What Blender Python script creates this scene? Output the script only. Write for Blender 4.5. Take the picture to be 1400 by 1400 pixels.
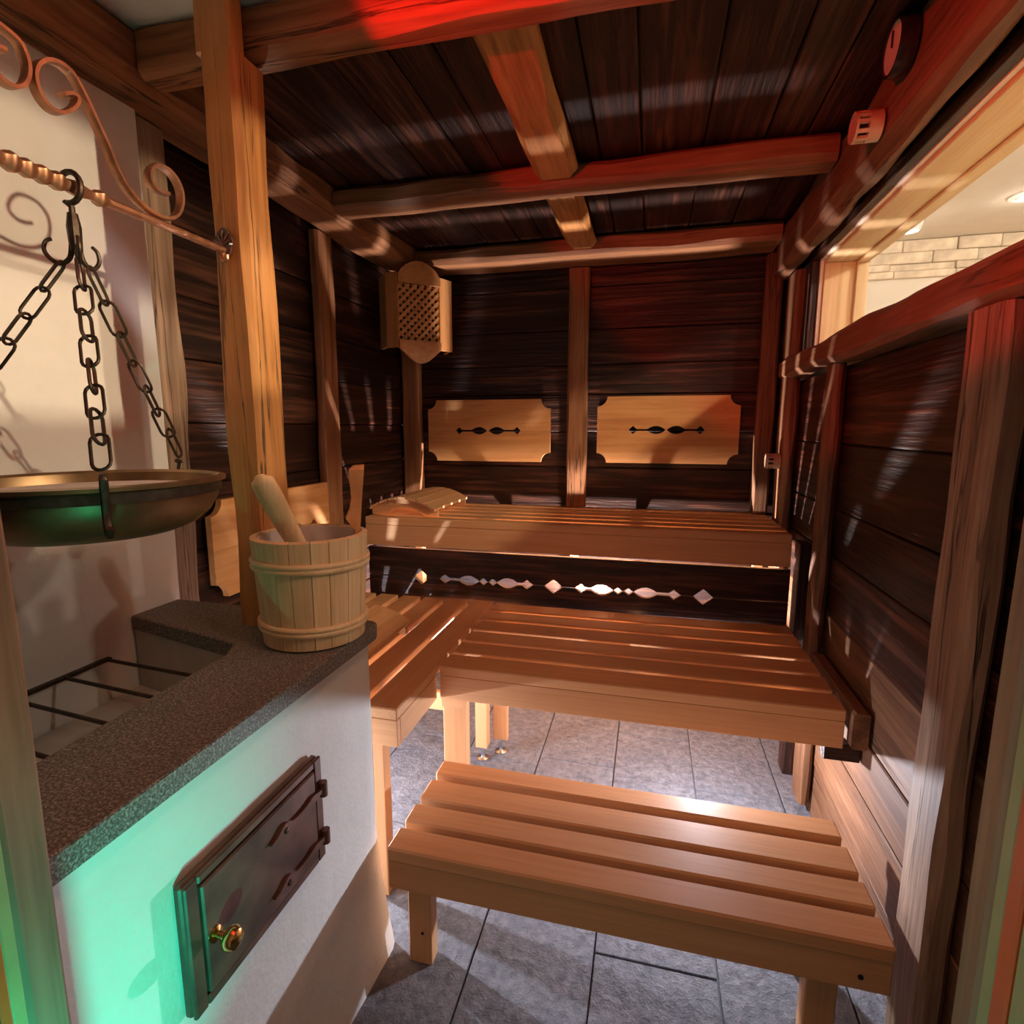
import bpy, bmesh, math, random
from mathutils import Vector, Matrix, Quaternion, noise as mnoise

random.seed(7)
PI = math.pi
scene = bpy.context.scene
col = scene.collection
for o in list(bpy.data.objects):
    bpy.data.objects.remove(o, do_unlink=True)

# ------------------------------------------------------------------ camera
CAM_H = 1.5
F = 751.0
yaw = math.atan(188 / F)
pit = math.atan(114.5 / F)
fw = Vector((-math.sin(yaw) * math.cos(pit), math.cos(yaw) * math.cos(pit), -math.sin(pit)))
rt = Vector((math.cos(yaw), math.sin(yaw), 0))
up = rt.cross(fw)
cd = bpy.data.cameras.new('camera')
cam = bpy.data.objects.new('camera', cd)
col.objects.link(cam)
M = Matrix.Identity(4)
for i in range(3):
    M[i][0] = rt[i]; M[i][1] = up[i]; M[i][2] = -fw[i]
cam.matrix_world = Matrix.Translation((0, 0, CAM_H)) @ M
cd.sensor_width = 36
cd.lens = F / 1400 * 36
cd.clip_start = 0.01
scene.camera = cam

# ------------------------------------------------------------------ world, exposure, lights
w = bpy.data.worlds.new('world'); scene.world = w
w.use_nodes = True
bg = w.node_tree.nodes['Background']
bg.inputs[0].default_value = (1.0, 0.84, 0.70, 1)
bg.inputs[1].default_value = 0.32
vs = scene.view_settings
vs.view_transform = 'Standard'
vs.look = 'None'
vs.gamma = 1
vs.use_curve_mapping = False
vs.exposure = 0.5
BENCH_W = 34.0          # under-bench lamps
RED_W = 38.0
GREEN_W = 26.0
OUT_W = 23.0           # ceiling lamps of the neighbouring room
SPOT_W = 420.0         # added fill spotlights shining in through the window
WARM_W = 9.0           # added warm fill light above the door


def light(name, kind, loc, energy, color, **kw):
    ld = bpy.data.lights.new(name, kind)
    ld.energy = energy; ld.color = color
    for k, v in kw.items():
        if k != 'dir':
            setattr(ld, k, v)
    lo = bpy.data.objects.new(name, ld)
    lo.location = loc
    if 'dir' in kw:
        lo.rotation_euler = Vector(kw['dir']).to_track_quat('-Z', 'Y').to_euler()
    col.objects.link(lo)
    return lo


# ------------------------------------------------------------------ materials
def nt(name, rough=0.6, spec=0.4):
    m = bpy.data.materials.new(name); m.use_nodes = True
    t = m.node_tree
    b = t.nodes['Principled BSDF']
    b.inputs['Roughness'].default_value = rough
    b.inputs['Specular IOR Level'].default_value = spec
    return m, t, b


def N(t, kind, **kw):
    n = t.nodes.new(kind)
    for k, v in kw.items():
        if k.startswith('i_'):
            n.inputs[k[2:].replace('_', ' ')].default_value = v
        else:
            setattr(n, k, v)
    return n


def ramp(t, stops, src):
    r = t.nodes.new('ShaderNodeValToRGB')
    while len(r.color_ramp.elements) < len(stops):
        r.color_ramp.elements.new(0.5)
    for e, (p, c) in zip(r.color_ramp.elements, stops):
        e.position = p; e.color = (*c, 1) if len(c) == 3 else c
    t.links.new(src, r.inputs[0])
    return r


def wood(name, c_dark, c_mid, c_light, axis, grain=16, fine=90, rough=0.55, bump=0.25, spec=0.4, cracks=0.0, vary=0.25, bdist=0.004, knots=True, mixf=0.38):
    m, t, b = nt(name, rough, spec)
    L = t.links
    tc = N(t, 'ShaderNodeTexCoord'); oi = N(t, 'ShaderNodeObjectInfo')
    mul = N(t, 'ShaderNodeMath', operation='MULTIPLY'); mul.inputs[1].default_value = 53.0
    L.new(oi.outputs['Random'], mul.inputs[0])
    add = N(t, 'ShaderNodeVectorMath', operation='ADD')
    L.new(tc.outputs['Object'], add.inputs[0]); L.new(mul.outputs[0], add.inputs[1])

    def stretched(long, cross):
        mp = N(t, 'ShaderNodeMapping')
        s = [cross] * 3; s[axis] = long
        mp.inputs['Scale'].default_value = s
        L.new(add.outputs[0], mp.inputs['Vector'])
        return mp
    # slow warp so that the grain swings round knots
    wn = N(t, 'ShaderNodeTexNoise'); wn.inputs['Scale'].default_value = 1.0; wn.inputs['Detail'].default_value = 2
    L.new(stretched(2.2, 5.0).outputs[0], wn.inputs['Vector'])
    m1 = stretched(0.9, grain)
    wa = N(t, 'ShaderNodeVectorMath', operation='MULTIPLY_ADD')
    L.new(wn.outputs['Color'], wa.inputs[0])
    wa.inputs[1].default_value = (1.6, 1.6, 1.6) if knots else (0.4, 0.4, 0.4)
    L.new(m1.outputs[0], wa.inputs[2])
    n1 = N(t, 'ShaderNodeTexNoise'); n1.inputs['Scale'].default_value = 1.0; n1.inputs['Detail'].default_value = 4; n1.inputs['Roughness'].default_value = 0.6
    L.new(wa.outputs[0], n1.inputs['Vector'])
    n2 = N(t, 'ShaderNodeTexNoise'); n2.inputs['Scale'].default_value = 1.0; n2.inputs['Detail'].default_value = 3
    L.new(stretched(2.5, fine).outputs[0], n2.inputs['Vector'])
    mx = N(t, 'ShaderNodeMix', data_type='FLOAT'); mx.inputs[0].default_value = mixf
    L.new(n1.outputs['Fac'], mx.inputs[2]); L.new(n2.outputs['Fac'], mx.inputs[3])
    r = ramp(t, [(0.30, c_dark), (0.5, c_mid), (0.68, c_light)], mx.outputs[0])
    colout = r.outputs[0]
    height = mx.outputs[0]
    if cracks > 0:
        n3 = N(t, 'ShaderNodeTexNoise'); n3.inputs['Scale'].default_value = 1.0; n3.inputs['Detail'].default_value = 5
        L.new(stretched(0.7, 17).outputs[0], n3.inputs['Vector'])
        cr = ramp(t, [(0.485, (1, 1, 1)), (0.5, (0, 0, 0)), (0.512, (1, 1, 1))], n3.outputs['Fac'])
        n4 = N(t, 'ShaderNodeTexNoise'); n4.inputs['Scale'].default_value = 1.0
        L.new(stretched(1.1, 5).outputs[0], n4.inputs['Vector'])
        gate = ramp(t, [(0.5, (1, 1, 1)), (0.6, (0, 0, 0))], n4.outputs['Fac'])
        mxx = N(t, 'ShaderNodeMath', operation='MAXIMUM')
        L.new(cr.outputs[0], mxx.inputs[0]); L.new(gate.outputs[0], mxx.inputs[1])
        mc = N(t, 'ShaderNodeMix', data_type='RGBA')
        fac = N(t, 'ShaderNodeMath', operation='MULTIPLY_ADD')
        L.new(mxx.outputs[0], fac.inputs[0]); fac.inputs[1].default_value = -cracks; fac.inputs[2].default_value = cracks
        L.new(fac.outputs[0], mc.inputs[0]); L.new(colout, mc.inputs[6]); mc.inputs[7].default_value = (0.012, 0.006, 0.003, 1)
        colout = mc.outputs[2]
        hh = N(t, 'ShaderNodeMath', operation='MULTIPLY_ADD')
        L.new(mxx.outputs[0], hh.inputs[0]); hh.inputs[1].default_value = 0.9
        L.new(mx.outputs[0], hh.inputs[2]); height = hh.outputs[0]
    if vary > 0:
        hs = N(t, 'ShaderNodeHueSaturation')
        mv = N(t, 'ShaderNodeMath', operation='MULTIPLY_ADD')
        L.new(oi.outputs['Random'], mv.inputs[0]); mv.inputs[1].default_value = 2 * vary; mv.inputs[2].default_value = 1 - vary
        L.new(mv.outputs[0], hs.inputs['Value']); L.new(colout, hs.inputs['Color'])
        colout = hs.outputs[0]
    L.new(colout, b.inputs['Base Color'])
    bp = N(t, 'ShaderNodeBump'); bp.inputs['Strength'].default_value = bump; bp.inputs['Distance'].default_value = bdist
    L.new(height, bp.inputs['Height']); L.new(bp.outputs[0], b.inputs['Normal'])
    return m


def tri(fn):
    return [fn(a) for a in range(3)]


DARK = tri(lambda a: wood('old_dark_wood_%s' % 'xyz'[a], (0.006, 0.002, 0.0012), (0.024, 0.0075, 0.004), (0.12, 0.042, 0.023), a, grain=15, fine=55, rough=0.46, bump=1.0, spec=0.35, vary=0.3, bdist=0.012, mixf=0.5))
BEAM = tri(lambda a: wood('hewn_beam_wood_%s' % 'xyz'[a], (0.11, 0.04, 0.016), (0.26, 0.105, 0.043), (0.38, 0.175, 0.08), a, grain=15, fine=80, rough=0.62, bump=0.5, spec=0.3, cracks=0.9, vary=0.12))
POSTD = tri(lambda a: wood('brown_post_wood_%s' % 'xyz'[a], (0.075, 0.03, 0.014), (0.17, 0.075, 0.035), (0.27, 0.13, 0.065), a, grain=17, fine=90, rough=0.6, bump=0.5, spec=0.3, cracks=0.8, vary=0.12))
GREYP = tri(lambda a: wood('grey_post_wood_%s' % 'xyz'[a], (0.12, 0.065, 0.04), (0.27, 0.165, 0.105), (0.42, 0.27, 0.18), a, grain=19, fine=95, rough=0.65, bump=0.55, spec=0.3, cracks=0.9, vary=0.1))
HONEY = tri(lambda a: wood('honey_post_wood_%s' % 'xyz'[a], (0.22, 0.08, 0.02), (0.50, 0.22, 0.065), (0.62, 0.30, 0.10), a, grain=14, fine=70, rough=0.55, bump=0.4, spec=0.35, cracks=0.9, vary=0.05))
BENCH = tri(lambda a: wood('alder_bench_wood_%s' % 'xyz'[a], (0.52, 0.25, 0.105), (0.61, 0.315, 0.145), (0.68, 0.375, 0.185), a, grain=9, fine=120, rough=0.55, bump=0.06, spec=0.3, vary=0.05, bdist=0.001, knots=False))
PINE = tri(lambda a: wood('pine_panel_wood_%s' % 'xyz'[a], (0.42, 0.165, 0.05), (0.58, 0.26, 0.09), (0.68, 0.34, 0.135), a, grain=12, fine=50, rough=0.45, bump=0.08, spec=0.35, vary=0.05, bdist=0.001))
PALE = tri(lambda a: wood('pale_spruce_wood_%s' % 'xyz'[a], (0.58, 0.38, 0.18), (0.73, 0.52, 0.28), (0.81, 0.62, 0.37), a, grain=30, fine=160, rough=0.5, bump=0.08, spec=0.35, vary=0.07, bdist=0.001, knots=False))


def plaster(name, c, bump=0.35, scale=9):
    m, t, b = nt(name, 0.85, 0.2)
    tc = N(t, 'ShaderNodeTexCoord')
    n = N(t, 'ShaderNodeTexNoise'); n.inputs['Scale'].default_value = scale; n.inputs['Detail'].default_value = 9; n.inputs['Roughness'].default_value = 0.6
    t.links.new(tc.outputs['Object'], n.inputs['Vector'])
    n2 = N(t, 'ShaderNodeTexNoise'); n2.inputs['Scale'].default_value = 95; n2.inputs['Detail'].default_value = 4
    t.links.new(tc.outputs['Object'], n2.inputs['Vector'])
    mx = N(t, 'ShaderNodeMath', operation='MULTIPLY_ADD'); mx.inputs[1].default_value = 0.25
    t.links.new(n2.outputs['Fac'], mx.inputs[0]); t.links.new(n.outputs['Fac'], mx.inputs[2])
    r = ramp(t, [(0.3, tuple(x * 0.93 for x in c)), (0.7, c)], n.outputs['Fac'])
    t.links.new(r.outputs[0], b.inputs['Base Color'])
    bp = N(t, 'ShaderNodeBump'); bp.inputs['Strength'].default_value = bump; bp.inputs['Distance'].default_value = 0.012
    t.links.new(mx.outputs[0], bp.inputs['Height']); t.links.new(bp.outputs[0], b.inputs['Normal'])
    return m


PLASTER = plaster('white_lime_plaster', (0.80, 0.77, 0.72))
STOVEP = plaster('stove_lime_plaster', (0.78, 0.77, 0.74), 0.5, 7)
CREAM = plaster('cream_wall_paint', (0.80, 0.72, 0.62), 0.05)

# granite of the stove ledge
GRANITE, t, b = nt('grey_granite', 0.55, 0.4)
tc = N(t, 'ShaderNodeTexCoord')
n1 = N(t, 'ShaderNodeTexNoise'); n1.inputs['Scale'].default_value = 240; n1.inputs['Detail'].default_value = 2
n2 = N(t, 'ShaderNodeTexVoronoi'); n2.inputs['Scale'].default_value = 420
t.links.new(tc.outputs['Object'], n1.inputs['Vector']); t.links.new(tc.outputs['Object'], n2.inputs['Vector'])
mx = N(t, 'ShaderNodeMath', operation='MULTIPLY_ADD'); mx.inputs[1].default_value = 0.35
t.links.new(n2.outputs['Distance'], mx.inputs[0]); t.links.new(n1.outputs['Fac'], mx.inputs[2])
r = ramp(t, [(0.45, (0.05, 0.047, 0.04)), (0.68, (0.125, 0.118, 0.103)), (0.92, (0.34, 0.33, 0.30))], mx.outputs[0])
t.links.new(r.outputs[0], b.inputs['Base Color'])
bp = N(t, 'ShaderNodeBump'); bp.inputs['Strength'].default_value = 0.3; bp.inputs['Distance'].default_value = 0.002
t.links.new(n1.outputs['Fac'], bp.inputs['Height']); t.links.new(bp.outputs[0], b.inputs['Normal'])

# slate floor tile
SLATE, t, b = nt('rough_slate', 0.5, 0.45)
tc = N(t, 'ShaderNodeTexCoord'); oi = N(t, 'ShaderNodeObjectInfo')
ml = N(t, 'ShaderNodeMath', operation='MULTIPLY'); ml.inputs[1].default_value = 31
t.links.new(oi.outputs['Random'], ml.inputs[0])
ad = N(t, 'ShaderNodeVectorMath', operation='ADD')
t.links.new(tc.outputs['Object'], ad.inputs[0]); t.links.new(ml.outputs[0], ad.inputs[1])
n1 = N(t, 'ShaderNodeTexNoise'); n1.inputs['Scale'].default_value = 34; n1.inputs['Detail'].default_value = 7; n1.inputs['Roughness'].default_value = 0.72; n1.inputs['Distortion'].default_value = 0.1
n2 = N(t, 'ShaderNodeTexNoise'); n2.inputs['Scale'].default_value = 5; n2.inputs['Detail'].default_value = 3
for n in (n1, n2):
    t.links.new(ad.outputs[0], n.inputs['Vector'])
r = ramp(t, [(0.35, (0.10, 0.105, 0.125)), (0.65, (0.25, 0.255, 0.285))], n1.outputs['Fac'])
r2 = ramp(t, [(0.3, (0.82, 0.82, 0.84)), (0.7, (1.0, 0.99, 0.97))], n2.outputs['Fac'])
mm = N(t, 'ShaderNodeMix', data_type='RGBA', blend_type='MULTIPLY'); mm.inputs[0].default_value = 1
t.links.new(r.outputs[0], mm.inputs[6]); t.links.new(r2.outputs[0], mm.inputs[7])
t.links.new(mm.outputs[2], b.inputs['Base Color'])
bp = N(t, 'ShaderNodeBump'); bp.inputs['Strength'].default_value = 1.0; bp.inputs['Distance'].default_value = 0.02
t.links.new(n1.outputs['Fac'], bp.inputs['Height']); t.links.new(bp.outputs[0], b.inputs['Normal'])


def plain(name, c, rough=0.5, metal=0.0, spec=0.5, nscale=0, namp=0.15, bump=0.0, emit=None):
    m, t, b = nt(name, rough, spec)
    b.inputs['Metallic'].default_value = metal
    if nscale:
        tc = N(t, 'ShaderNodeTexCoord')
        n = N(t, 'ShaderNodeTexNoise'); n.inputs['Scale'].default_value = nscale; n.inputs['Detail'].default_value = 5
        t.links.new(tc.outputs['Object'], n.inputs['Vector'])
        r = ramp(t, [(0.3, tuple(x * (1 - namp) for x in c)), (0.7, tuple(min(1, x * (1 + namp)) for x in c))], n.outputs['Fac'])
        t.links.new(r.outputs[0], b.inputs['Base Color'])
        if bump:
            bp = N(t, 'ShaderNodeBump'); bp.inputs['Strength'].default_value = bump; bp.inputs['Distance'].default_value = 0.003
            t.links.new(n.outputs['Fac'], bp.inputs['Height']); t.links.new(bp.outputs[0], b.inputs['Normal'])
    else:
        b.inputs['Base Color'].default_value = (*c, 1)
    if emit:
        b.inputs['Emission Color'].default_value = (*c, 1)
        b.inputs['Emission Strength'].default_value = emit
    return m


GROUT = plain('dark_grout', (0.09, 0.09, 0.095), 0.9, nscale=60)
IRONB = plain('dark_forged_iron', (0.07, 0.05, 0.035), 0.5, 0.75, nscale=60, namp=0.35, bump=0.4)
COPIRON = plain('copper_bronzed_iron', (0.42, 0.20, 0.11), 0.42, 0.8, nscale=45, namp=0.3, bump=0.25)
IRONR = plain('rust_brown_iron_plate', (0.13, 0.062, 0.045), 0.42, 0.25, nscale=14, namp=0.45, bump=0.25)
BRASS = plain('aged_brass_bowl', (0.27, 0.17, 0.085), 0.4, 0.85, nscale=14, namp=0.3, bump=0.05)
BRASSK = plain('polished_brass', (0.72, 0.47, 0.16), 0.16, 1.0, nscale=30, namp=0.1)
STEEL = plain('brushed_steel', (0.62, 0.63, 0.65), 0.25, 1.0, nscale=50, namp=0.08)
BLACK = plain('soot_black', (0.008, 0.008, 0.008), 0.8, nscale=30, namp=0.3)
DULLP = plain('dull_plaster', (0.52, 0.48, 0.43), 0.9, nscale=12, namp=0.12, bump=0.2)  # greyer and darker than the stove plaster
LINER = plain('grey_plastic_liner', (0.55, 0.50, 0.44), 0.4, nscale=20, namp=0.05)
WATER = plain('dull_water', (0.42, 0.38, 0.32), 0.12, nscale=5, namp=0.05)
BOXW = plain('beige_sensor_plastic', (0.52, 0.34, 0.22), 0.45, nscale=40, namp=0.05)
CLOCKF = plain('cream_dial', (0.6, 0.5, 0.38), 0.35, nscale=30, namp=0.08)
CLOCKR = plain('black_case', (0.02, 0.016, 0.015), 0.25, nscale=30, namp=0.2)
SEALC = plain('cream_window_seal', (0.82, 0.74, 0.62), 0.5, nscale=40, namp=0.05)
STRIPG = plain('pale_green_strip', (0.26, 0.32, 0.15), 0.35, nscale=30, namp=0.08)
STRIPO = plain('orange_strip', (0.5, 0.10, 0.02), 0.35, nscale=30, namp=0.08)
LAMPW = plain('white_lamp_housing', (0.85, 0.83, 0.80), 0.4, nscale=40, namp=0.03)
BULB = plain('lamp_glass_lit', (0.9, 0.93, 1.0), 0.4, emit=1.2)
REDL = plain('red_lamp_glass_lit', (1.0, 0.05, 0.03), 0.4, emit=6.0)
GREENL = plain('green_lamp_glass_lit', (0.05, 1.0, 0.55), 0.4, emit=6.0)
STONEC = plain('cream_split_stone', (0.72, 0.60, 0.46), 0.85, nscale=16, namp=0.25, bump=0.8)

# window glass: clear pane with a faint reflection
GLASS = bpy.data.materials.new('clear_window_glass'); GLASS.use_nodes = True
t = GLASS.node_tree; t.nodes.clear()
out = t.nodes.new('ShaderNodeOutputMaterial'); mixs = t.nodes.new('ShaderNodeMixShader')
tr = t.nodes.new('ShaderNodeBsdfTransparent'); gl = t.nodes.new('ShaderNodeBsdfGlossy'); fr = None
tr.inputs[0].default_value = (0.97, 0.98, 0.97, 1); gl.inputs['Roughness'].default_value = 0.02; mixs.inputs[0].default_value = 0.05
t.links.new(tr.outputs[0], mixs.inputs[1]); t.links.new(gl.outputs[0], mixs.inputs[2])
t.links.new(mixs.outputs[0], out.inputs[0])

# ------------------------------------------------------------------ building helpers
WL = {}


def place(o, loc, parent):
    loc = Vector(loc)
    WL[o] = loc
    if parent is not None:
        o.parent = parent
        o.location = loc - WL[parent]
    else:
        o.location = loc


def tag(o, label=None, cat=None, group=None, kind=None):
    if label: o['label'] = label
    if cat: o['category'] = cat
    if group: o['group'] = group
    if kind: o['kind'] = kind
    return o


def thing(name, label=None, cat=None, loc=(0, 0, 0), group=None, kind=None):
    o = bpy.data.objects.new(name, None)
    o.empty_display_size = 0.05
    col.objects.link(o)
    place(o, loc, None)
    return tag(o, label, cat, group, kind)


def mesh_obj(name, verts, faces, mat, parent=None, loc=None, smooth=None):
    """verts in world space; the object's origin is put at their centre"""
    vv = [Vector(v) for v in verts]
    if loc is None:
        lo = Vector((min(v[i] for v in vv) for i in range(3)))
        hi = Vector((max(v[i] for v in vv) for i in range(3)))
        loc = (lo + hi) / 2
    loc = Vector(loc)
    me = bpy.data.meshes.new(name)
    me.from_pydata([v - loc for v in vv], [], faces)
    bm = bmesh.new(); bm.from_mesh(me)
    bmesh.ops.recalc_face_normals(bm, faces=bm.faces)
    bm.to_mesh(me); bm.free()
    if mat: me.materials.append(mat)
    if smooth is not None:
        for p in me.polygons: p.use_smooth = True
        me.set_sharp_from_angle(angle=math.radians(smooth))
    o = bpy.data.objects.new(name, me)
    col.objects.link(o)
    place(o, loc, parent)
    return o


_cache = {}


def box(name, lo, hi, mat, parent=None, bev=0.003):
    lo = Vector(lo); hi = Vector(hi)
    for i in range(3):
        if lo[i] > hi[i]: lo[i], hi[i] = hi[i], lo[i]
    d = hi - lo
    key = (round(d.x, 4), round(d.y, 4), round(d.z, 4), mat.name, bev)
    me = _cache.get(key)
    if me is None:
        bm = bmesh.new()
        bmesh.ops.create_cube(bm, size=1)
        for v in bm.verts:
            v.co = Vector((v.co.x * d.x, v.co.y * d.y, v.co.z * d.z))
        bv = min(bev, min(d) * 0.3)
        if bv > 0:
            bmesh.ops.bevel(bm, geom=bm.edges[:], offset=bv, segments=1, affect='EDGES')
        me = bpy.data.meshes.new(name)
        bm.to_mesh(me); bm.free()
        me.materials.append(mat)
        _cache[key] = me
    o = bpy.data.objects.new(name, me)
    col.objects.link(o)
    place(o, (lo + hi) / 2, parent)
    return o


def timber(name, lo, hi, axis, mat, parent=None, ch=0.014, wob=0.004, seed=0, ends=None):
    """hewn timber: chamfered section, edges that wander along the length"""
    lo = Vector(lo); hi = Vector(hi)
    L = hi[axis] - lo[axis]
    n = max(4, int(L / 0.07))
    a, b_ = [i for i in range(3) if i != axis]
    ca, cb = (lo[a] + hi[a]) / 2, (lo[b_] + hi[b_]) / 2
    ha, hb = (hi[a] - lo[a]) / 2, (hi[b_] - lo[b_]) / 2
    verts, faces = [], []
    sec = [(-1, -1, 1, 0), (1, -1, -1, 0), (1, -1, 0, 1), (1, 1, 0, -1), (1, 1, -1, 0), (-1, 1, 1, 0), (-1, 1, 0, -1), (-1, -1, 0, 1)]
    for i in range(n + 1):
        tt = i / n
        p = lo[axis] + L * tt
        for k, (sa, sb, da, db) in enumerate(sec):
            q = Vector((p * 3.1 + seed * 7.3, sa * 5 + seed, sb * 9.7))
            c = ch * (1 + 0.9 * mnoise.noise(q * 1.4))
            c = max(0.002, c)
            w1 = wob * mnoise.noise(Vector((p * 2.3 + seed * 3, sa * 11.0, 1.7 + seed)))
            w2 = wob * mnoise.noise(Vector((p * 2.3 + seed * 5, sb * 13.0, 7.7 + seed)))
            v = [0, 0, 0]
            v[axis] = p
            v[a] = ca + sa * (ha - wob * 0.5 + w1) + da * c
            v[b_] = cb + sb * (hb - wob * 0.5 + w2) + db * c
            verts.append(v)
    for i in range(n):
        for k in range(8):
            k2 = (k + 1) % 8
            faces.append((i * 8 + k, i * 8 + k2, (i + 1) * 8 + k2, (i + 1) * 8 + k))
    faces.append(tuple(range(8))); faces.append(tuple(range(n * 8, n * 8 + 8)))
    return mesh_obj(name, verts, faces, mat, parent, smooth=28)


def prism(name, pts, fixed, d0, d1, mat, parent=None, bev=0.0, smooth=None):
    """pts: 2D outline in the two axes other than fixed; extruded from d0 to d1"""
    a, b_ = [i for i in range(3) if i != fixed]
    bm = bmesh.new()

    def mk(p, d):
        v = [0, 0, 0]; v[a] = p[0]; v[b_] = p[1]; v[fixed] = d
        return v
    n = len(pts)
    v0 = [bm.verts.new(mk(p, d0)) for p in pts]
    v1 = [bm.verts.new(mk(p, d1)) for p in pts]
    f0 = bm.faces.new(v0); f1 = bm.faces.new(v1)
    for i in range(n):
        j = (i + 1) % n
        bm.faces.new((v0[i], v0[j], v1[j], v1[i]))
    bmesh.ops.recalc_face_normals(bm, faces=bm.faces)
    if bev:
        es = [e for e in bm.edges if (e in f0.edges or e in f1.edges)]
        try:
            bmesh.ops.bevel(bm, geom=es, offset=bev, segments=1, affect='EDGES')
        except Exception:
            pass
    bmesh.ops.triangulate(bm, faces=[f for f in bm.faces if len(f.verts) > 4])
    vs_ = [v.co.copy() for v in bm.verts]
    bm.verts.index_update()
    fs = [tuple(v.index for v in f.verts) for f in bm.faces]
    bm.free()
    return mesh_obj(name, vs_, fs, mat, parent, smooth=smooth)


def sweep(name, pts, prof, mat, parent=None, up0=(0, 0, 1), closed=False, taper=None, smooth=40, side=None):
    """sweep a 2D profile along points; side: fixed binormal if given"""
    P = [Vector(p) for p in pts]
    n = len(P); m = len(prof)
    verts, faces = [], []
    prev = Vector(up0)
    for i in range(n):
        if closed:
            tg = P[(i + 1) % n] - P[i - 1]
        else:
            tg = P[min(i + 1, n - 1)] - P[max(i - 1, 0)]
        tg.normalize()
        if side is not None:
            bn = Vector(side); nn = bn.cross(tg).normalized()
        else:
            nn = (prev - tg * prev.dot(tg))
            if nn.length < 1e-5:
                nn = tg.orthogonal()
            nn.normalize(); bn = tg.cross(nn); prev = nn
        s = taper[i] if taper else 1
        for (x, y) in prof:
            verts.append(P[i] + bn * x * s + nn * y * s)
    rng = n if closed else n - 1
    for i in range(rng):
        i2 = (i + 1) % n
        for k in range(m):
            k2 = (k + 1) % m
            faces.append((i * m + k, i * m + k2, i2 * m + k2, i2 * m + k))
    if not closed:
        faces.append(tuple(range(m))); faces.append(tuple(range((n - 1) * m, n * m)))
    return mesh_obj(name, verts, faces, mat, parent, smooth=smooth)


def circle(r, n=8, rx=None):
    return [((rx or r) * math.cos(2 * PI * k / n), r * math.sin(2 * PI * k / n)) for k in range(n)]


def lathe(name, prof, c, mat, parent=None, n=32, axis=2, smooth=35, close=False):
    """prof: (radius, height) list revolved about an axis through c"""
    verts, faces = [], []
    m = len(prof)
    a, b_ = [i for i in range(3) if i != axis]
    for i in range(n):
        th = 2 * PI * i / n
        for (r, h) in prof:
            v = [0, 0, 0]
            v[axis] = c[axis] + h; v[a] = c[a] + r * math.cos(th); v[b_] = c[b_] + r * math.sin(th)
            verts.append(v)
    for i in range(n):
        j = (i + 1) % n
        for k in range(m - 1 if not close else m):
            k2 = (k + 1) % m
            faces.append((i * m + k, j * m + k, j * m + k2, i * m + k2))
    o = mesh_obj(name, verts, faces, mat, parent, loc=c, smooth=smooth)
    bm = bmesh.new(); bm.from_mesh(o.data)
    bmesh.ops.remove_doubles(bm, verts=bm.verts, dist=1e-5)
    bmesh.ops.recalc_face_normals(bm, faces=bm.faces)
    bm.to_mesh(o.data); bm.free()
    return o


# ------------------------------------------------------------------ room dimensions
XL, XR, YB = -1.44, 0.66, 3.10          # plank faces of the left, right and back walls
XP = -1.35                              # plaster wall behind the stove
ZC = 2.43                               # ceiling boards
YD0, YD1 = 0.20, 0.30                   # door wall

# ------------------------------------------------------------------ floor
fl = box('floor', (XL - 0.3, -0.9, -0.10), (XR + 0.06, YB + 0.1, -0.014), GROUT, bev=0)
tag(fl, kind='structure')
xj = [-1.456, -1.118, -0.78, -0.442, -0.104, 0.234, 0.572, 0.91]
off = {0: 0.1, 1: 0.55, 2: 2.235 - 1.8, 3: 2.30 - 1.8, 4: 1.397 - 1.2, 5: 2.23 - 1.8, 6: 0.3}
g = 0.0025
for i in range(7):
    y = -0.9 + (off[i] % 0.6) - 0.3
    if i == 4: y = 1.397 - 4 * 0.6
    if i in (2, 3, 5): y = (2.235, 2.30, 0, 2.23)[i - 2] - 5 * 0.6
    while y < YB:
        a0, a1 = max(y, -0.88), min(y + 0.6, YB + 0.05)
        x0, x1 = xj[i], min(xj[i + 1], XR + 0.04)
        if a1 - a0 > 0.05 and x1 - x0 > 0.03:
            dz = random.uniform(-0.001, 0.001)
            box('tile', (x0 + g, a0 + g, -0.0135), (x1 - g, a1 - g, dz), SLATE, fl, bev=0.002)
        y += 0.6

# ------------------------------------------------------------------ plank walls


def plank_wall(name, fixed, face, sign, u0, u1, z0, z1, skip=None, hmin=0.15, hmax=0.23, seed=1, backing=0.03, low=None):
    """horizontal planks standing in front of a backing; sign = direction in which the wall looks"""
    rnd = random.Random(seed)
    ax = 1 if fixed == 0 else 0
    def pt(f, u, z):
        v = [0, 0, 0]; v[fixed] = f; v[ax] = u; v[2] = z
        return v
    wl = box(name, pt(face - sign * 0.022, u0, z0), pt(face - sign * (0.022 + backing), u1, z1), DARK[ax], bev=0)
    tag(wl, kind='structure')
    z = z0
    while z < z1 - 0.02:
        h = rnd.uniform(hmin, hmax)
        if z1 - (z + h) < 0.06: h = z1 - z
        d = rnd.uniform(-0.004, 0.004)
        box('plank', pt(face - sign * 0.0215, u0, z + 0.0015), pt(face + sign * d, u1, min(z + h, z1) - 0.0015), (low if low and z < 0.58 else DARK)[ax], wl, bev=0.004)
        z += h
    return wl


plank_wall('wall_left', 0, XL, 1, 1.415, YB, 0, 2.44, seed=3)
plank_wall('wall_back', 1, YB, -1, XL - 0.02, XR + 0.02, 0, 2.44, seed=5, hmin=0.16, hmax=0.24)
plank_wall('wall_right', 0, XR, -1, 0.30, YB, 0, 1.72, seed=9, hmin=0.17, hmax=0.26, low=POSTD)
plank_wall('wall_right_top', 0, XR, -1, 0.30, YB, 2.235, 2.44, seed=10)

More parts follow.
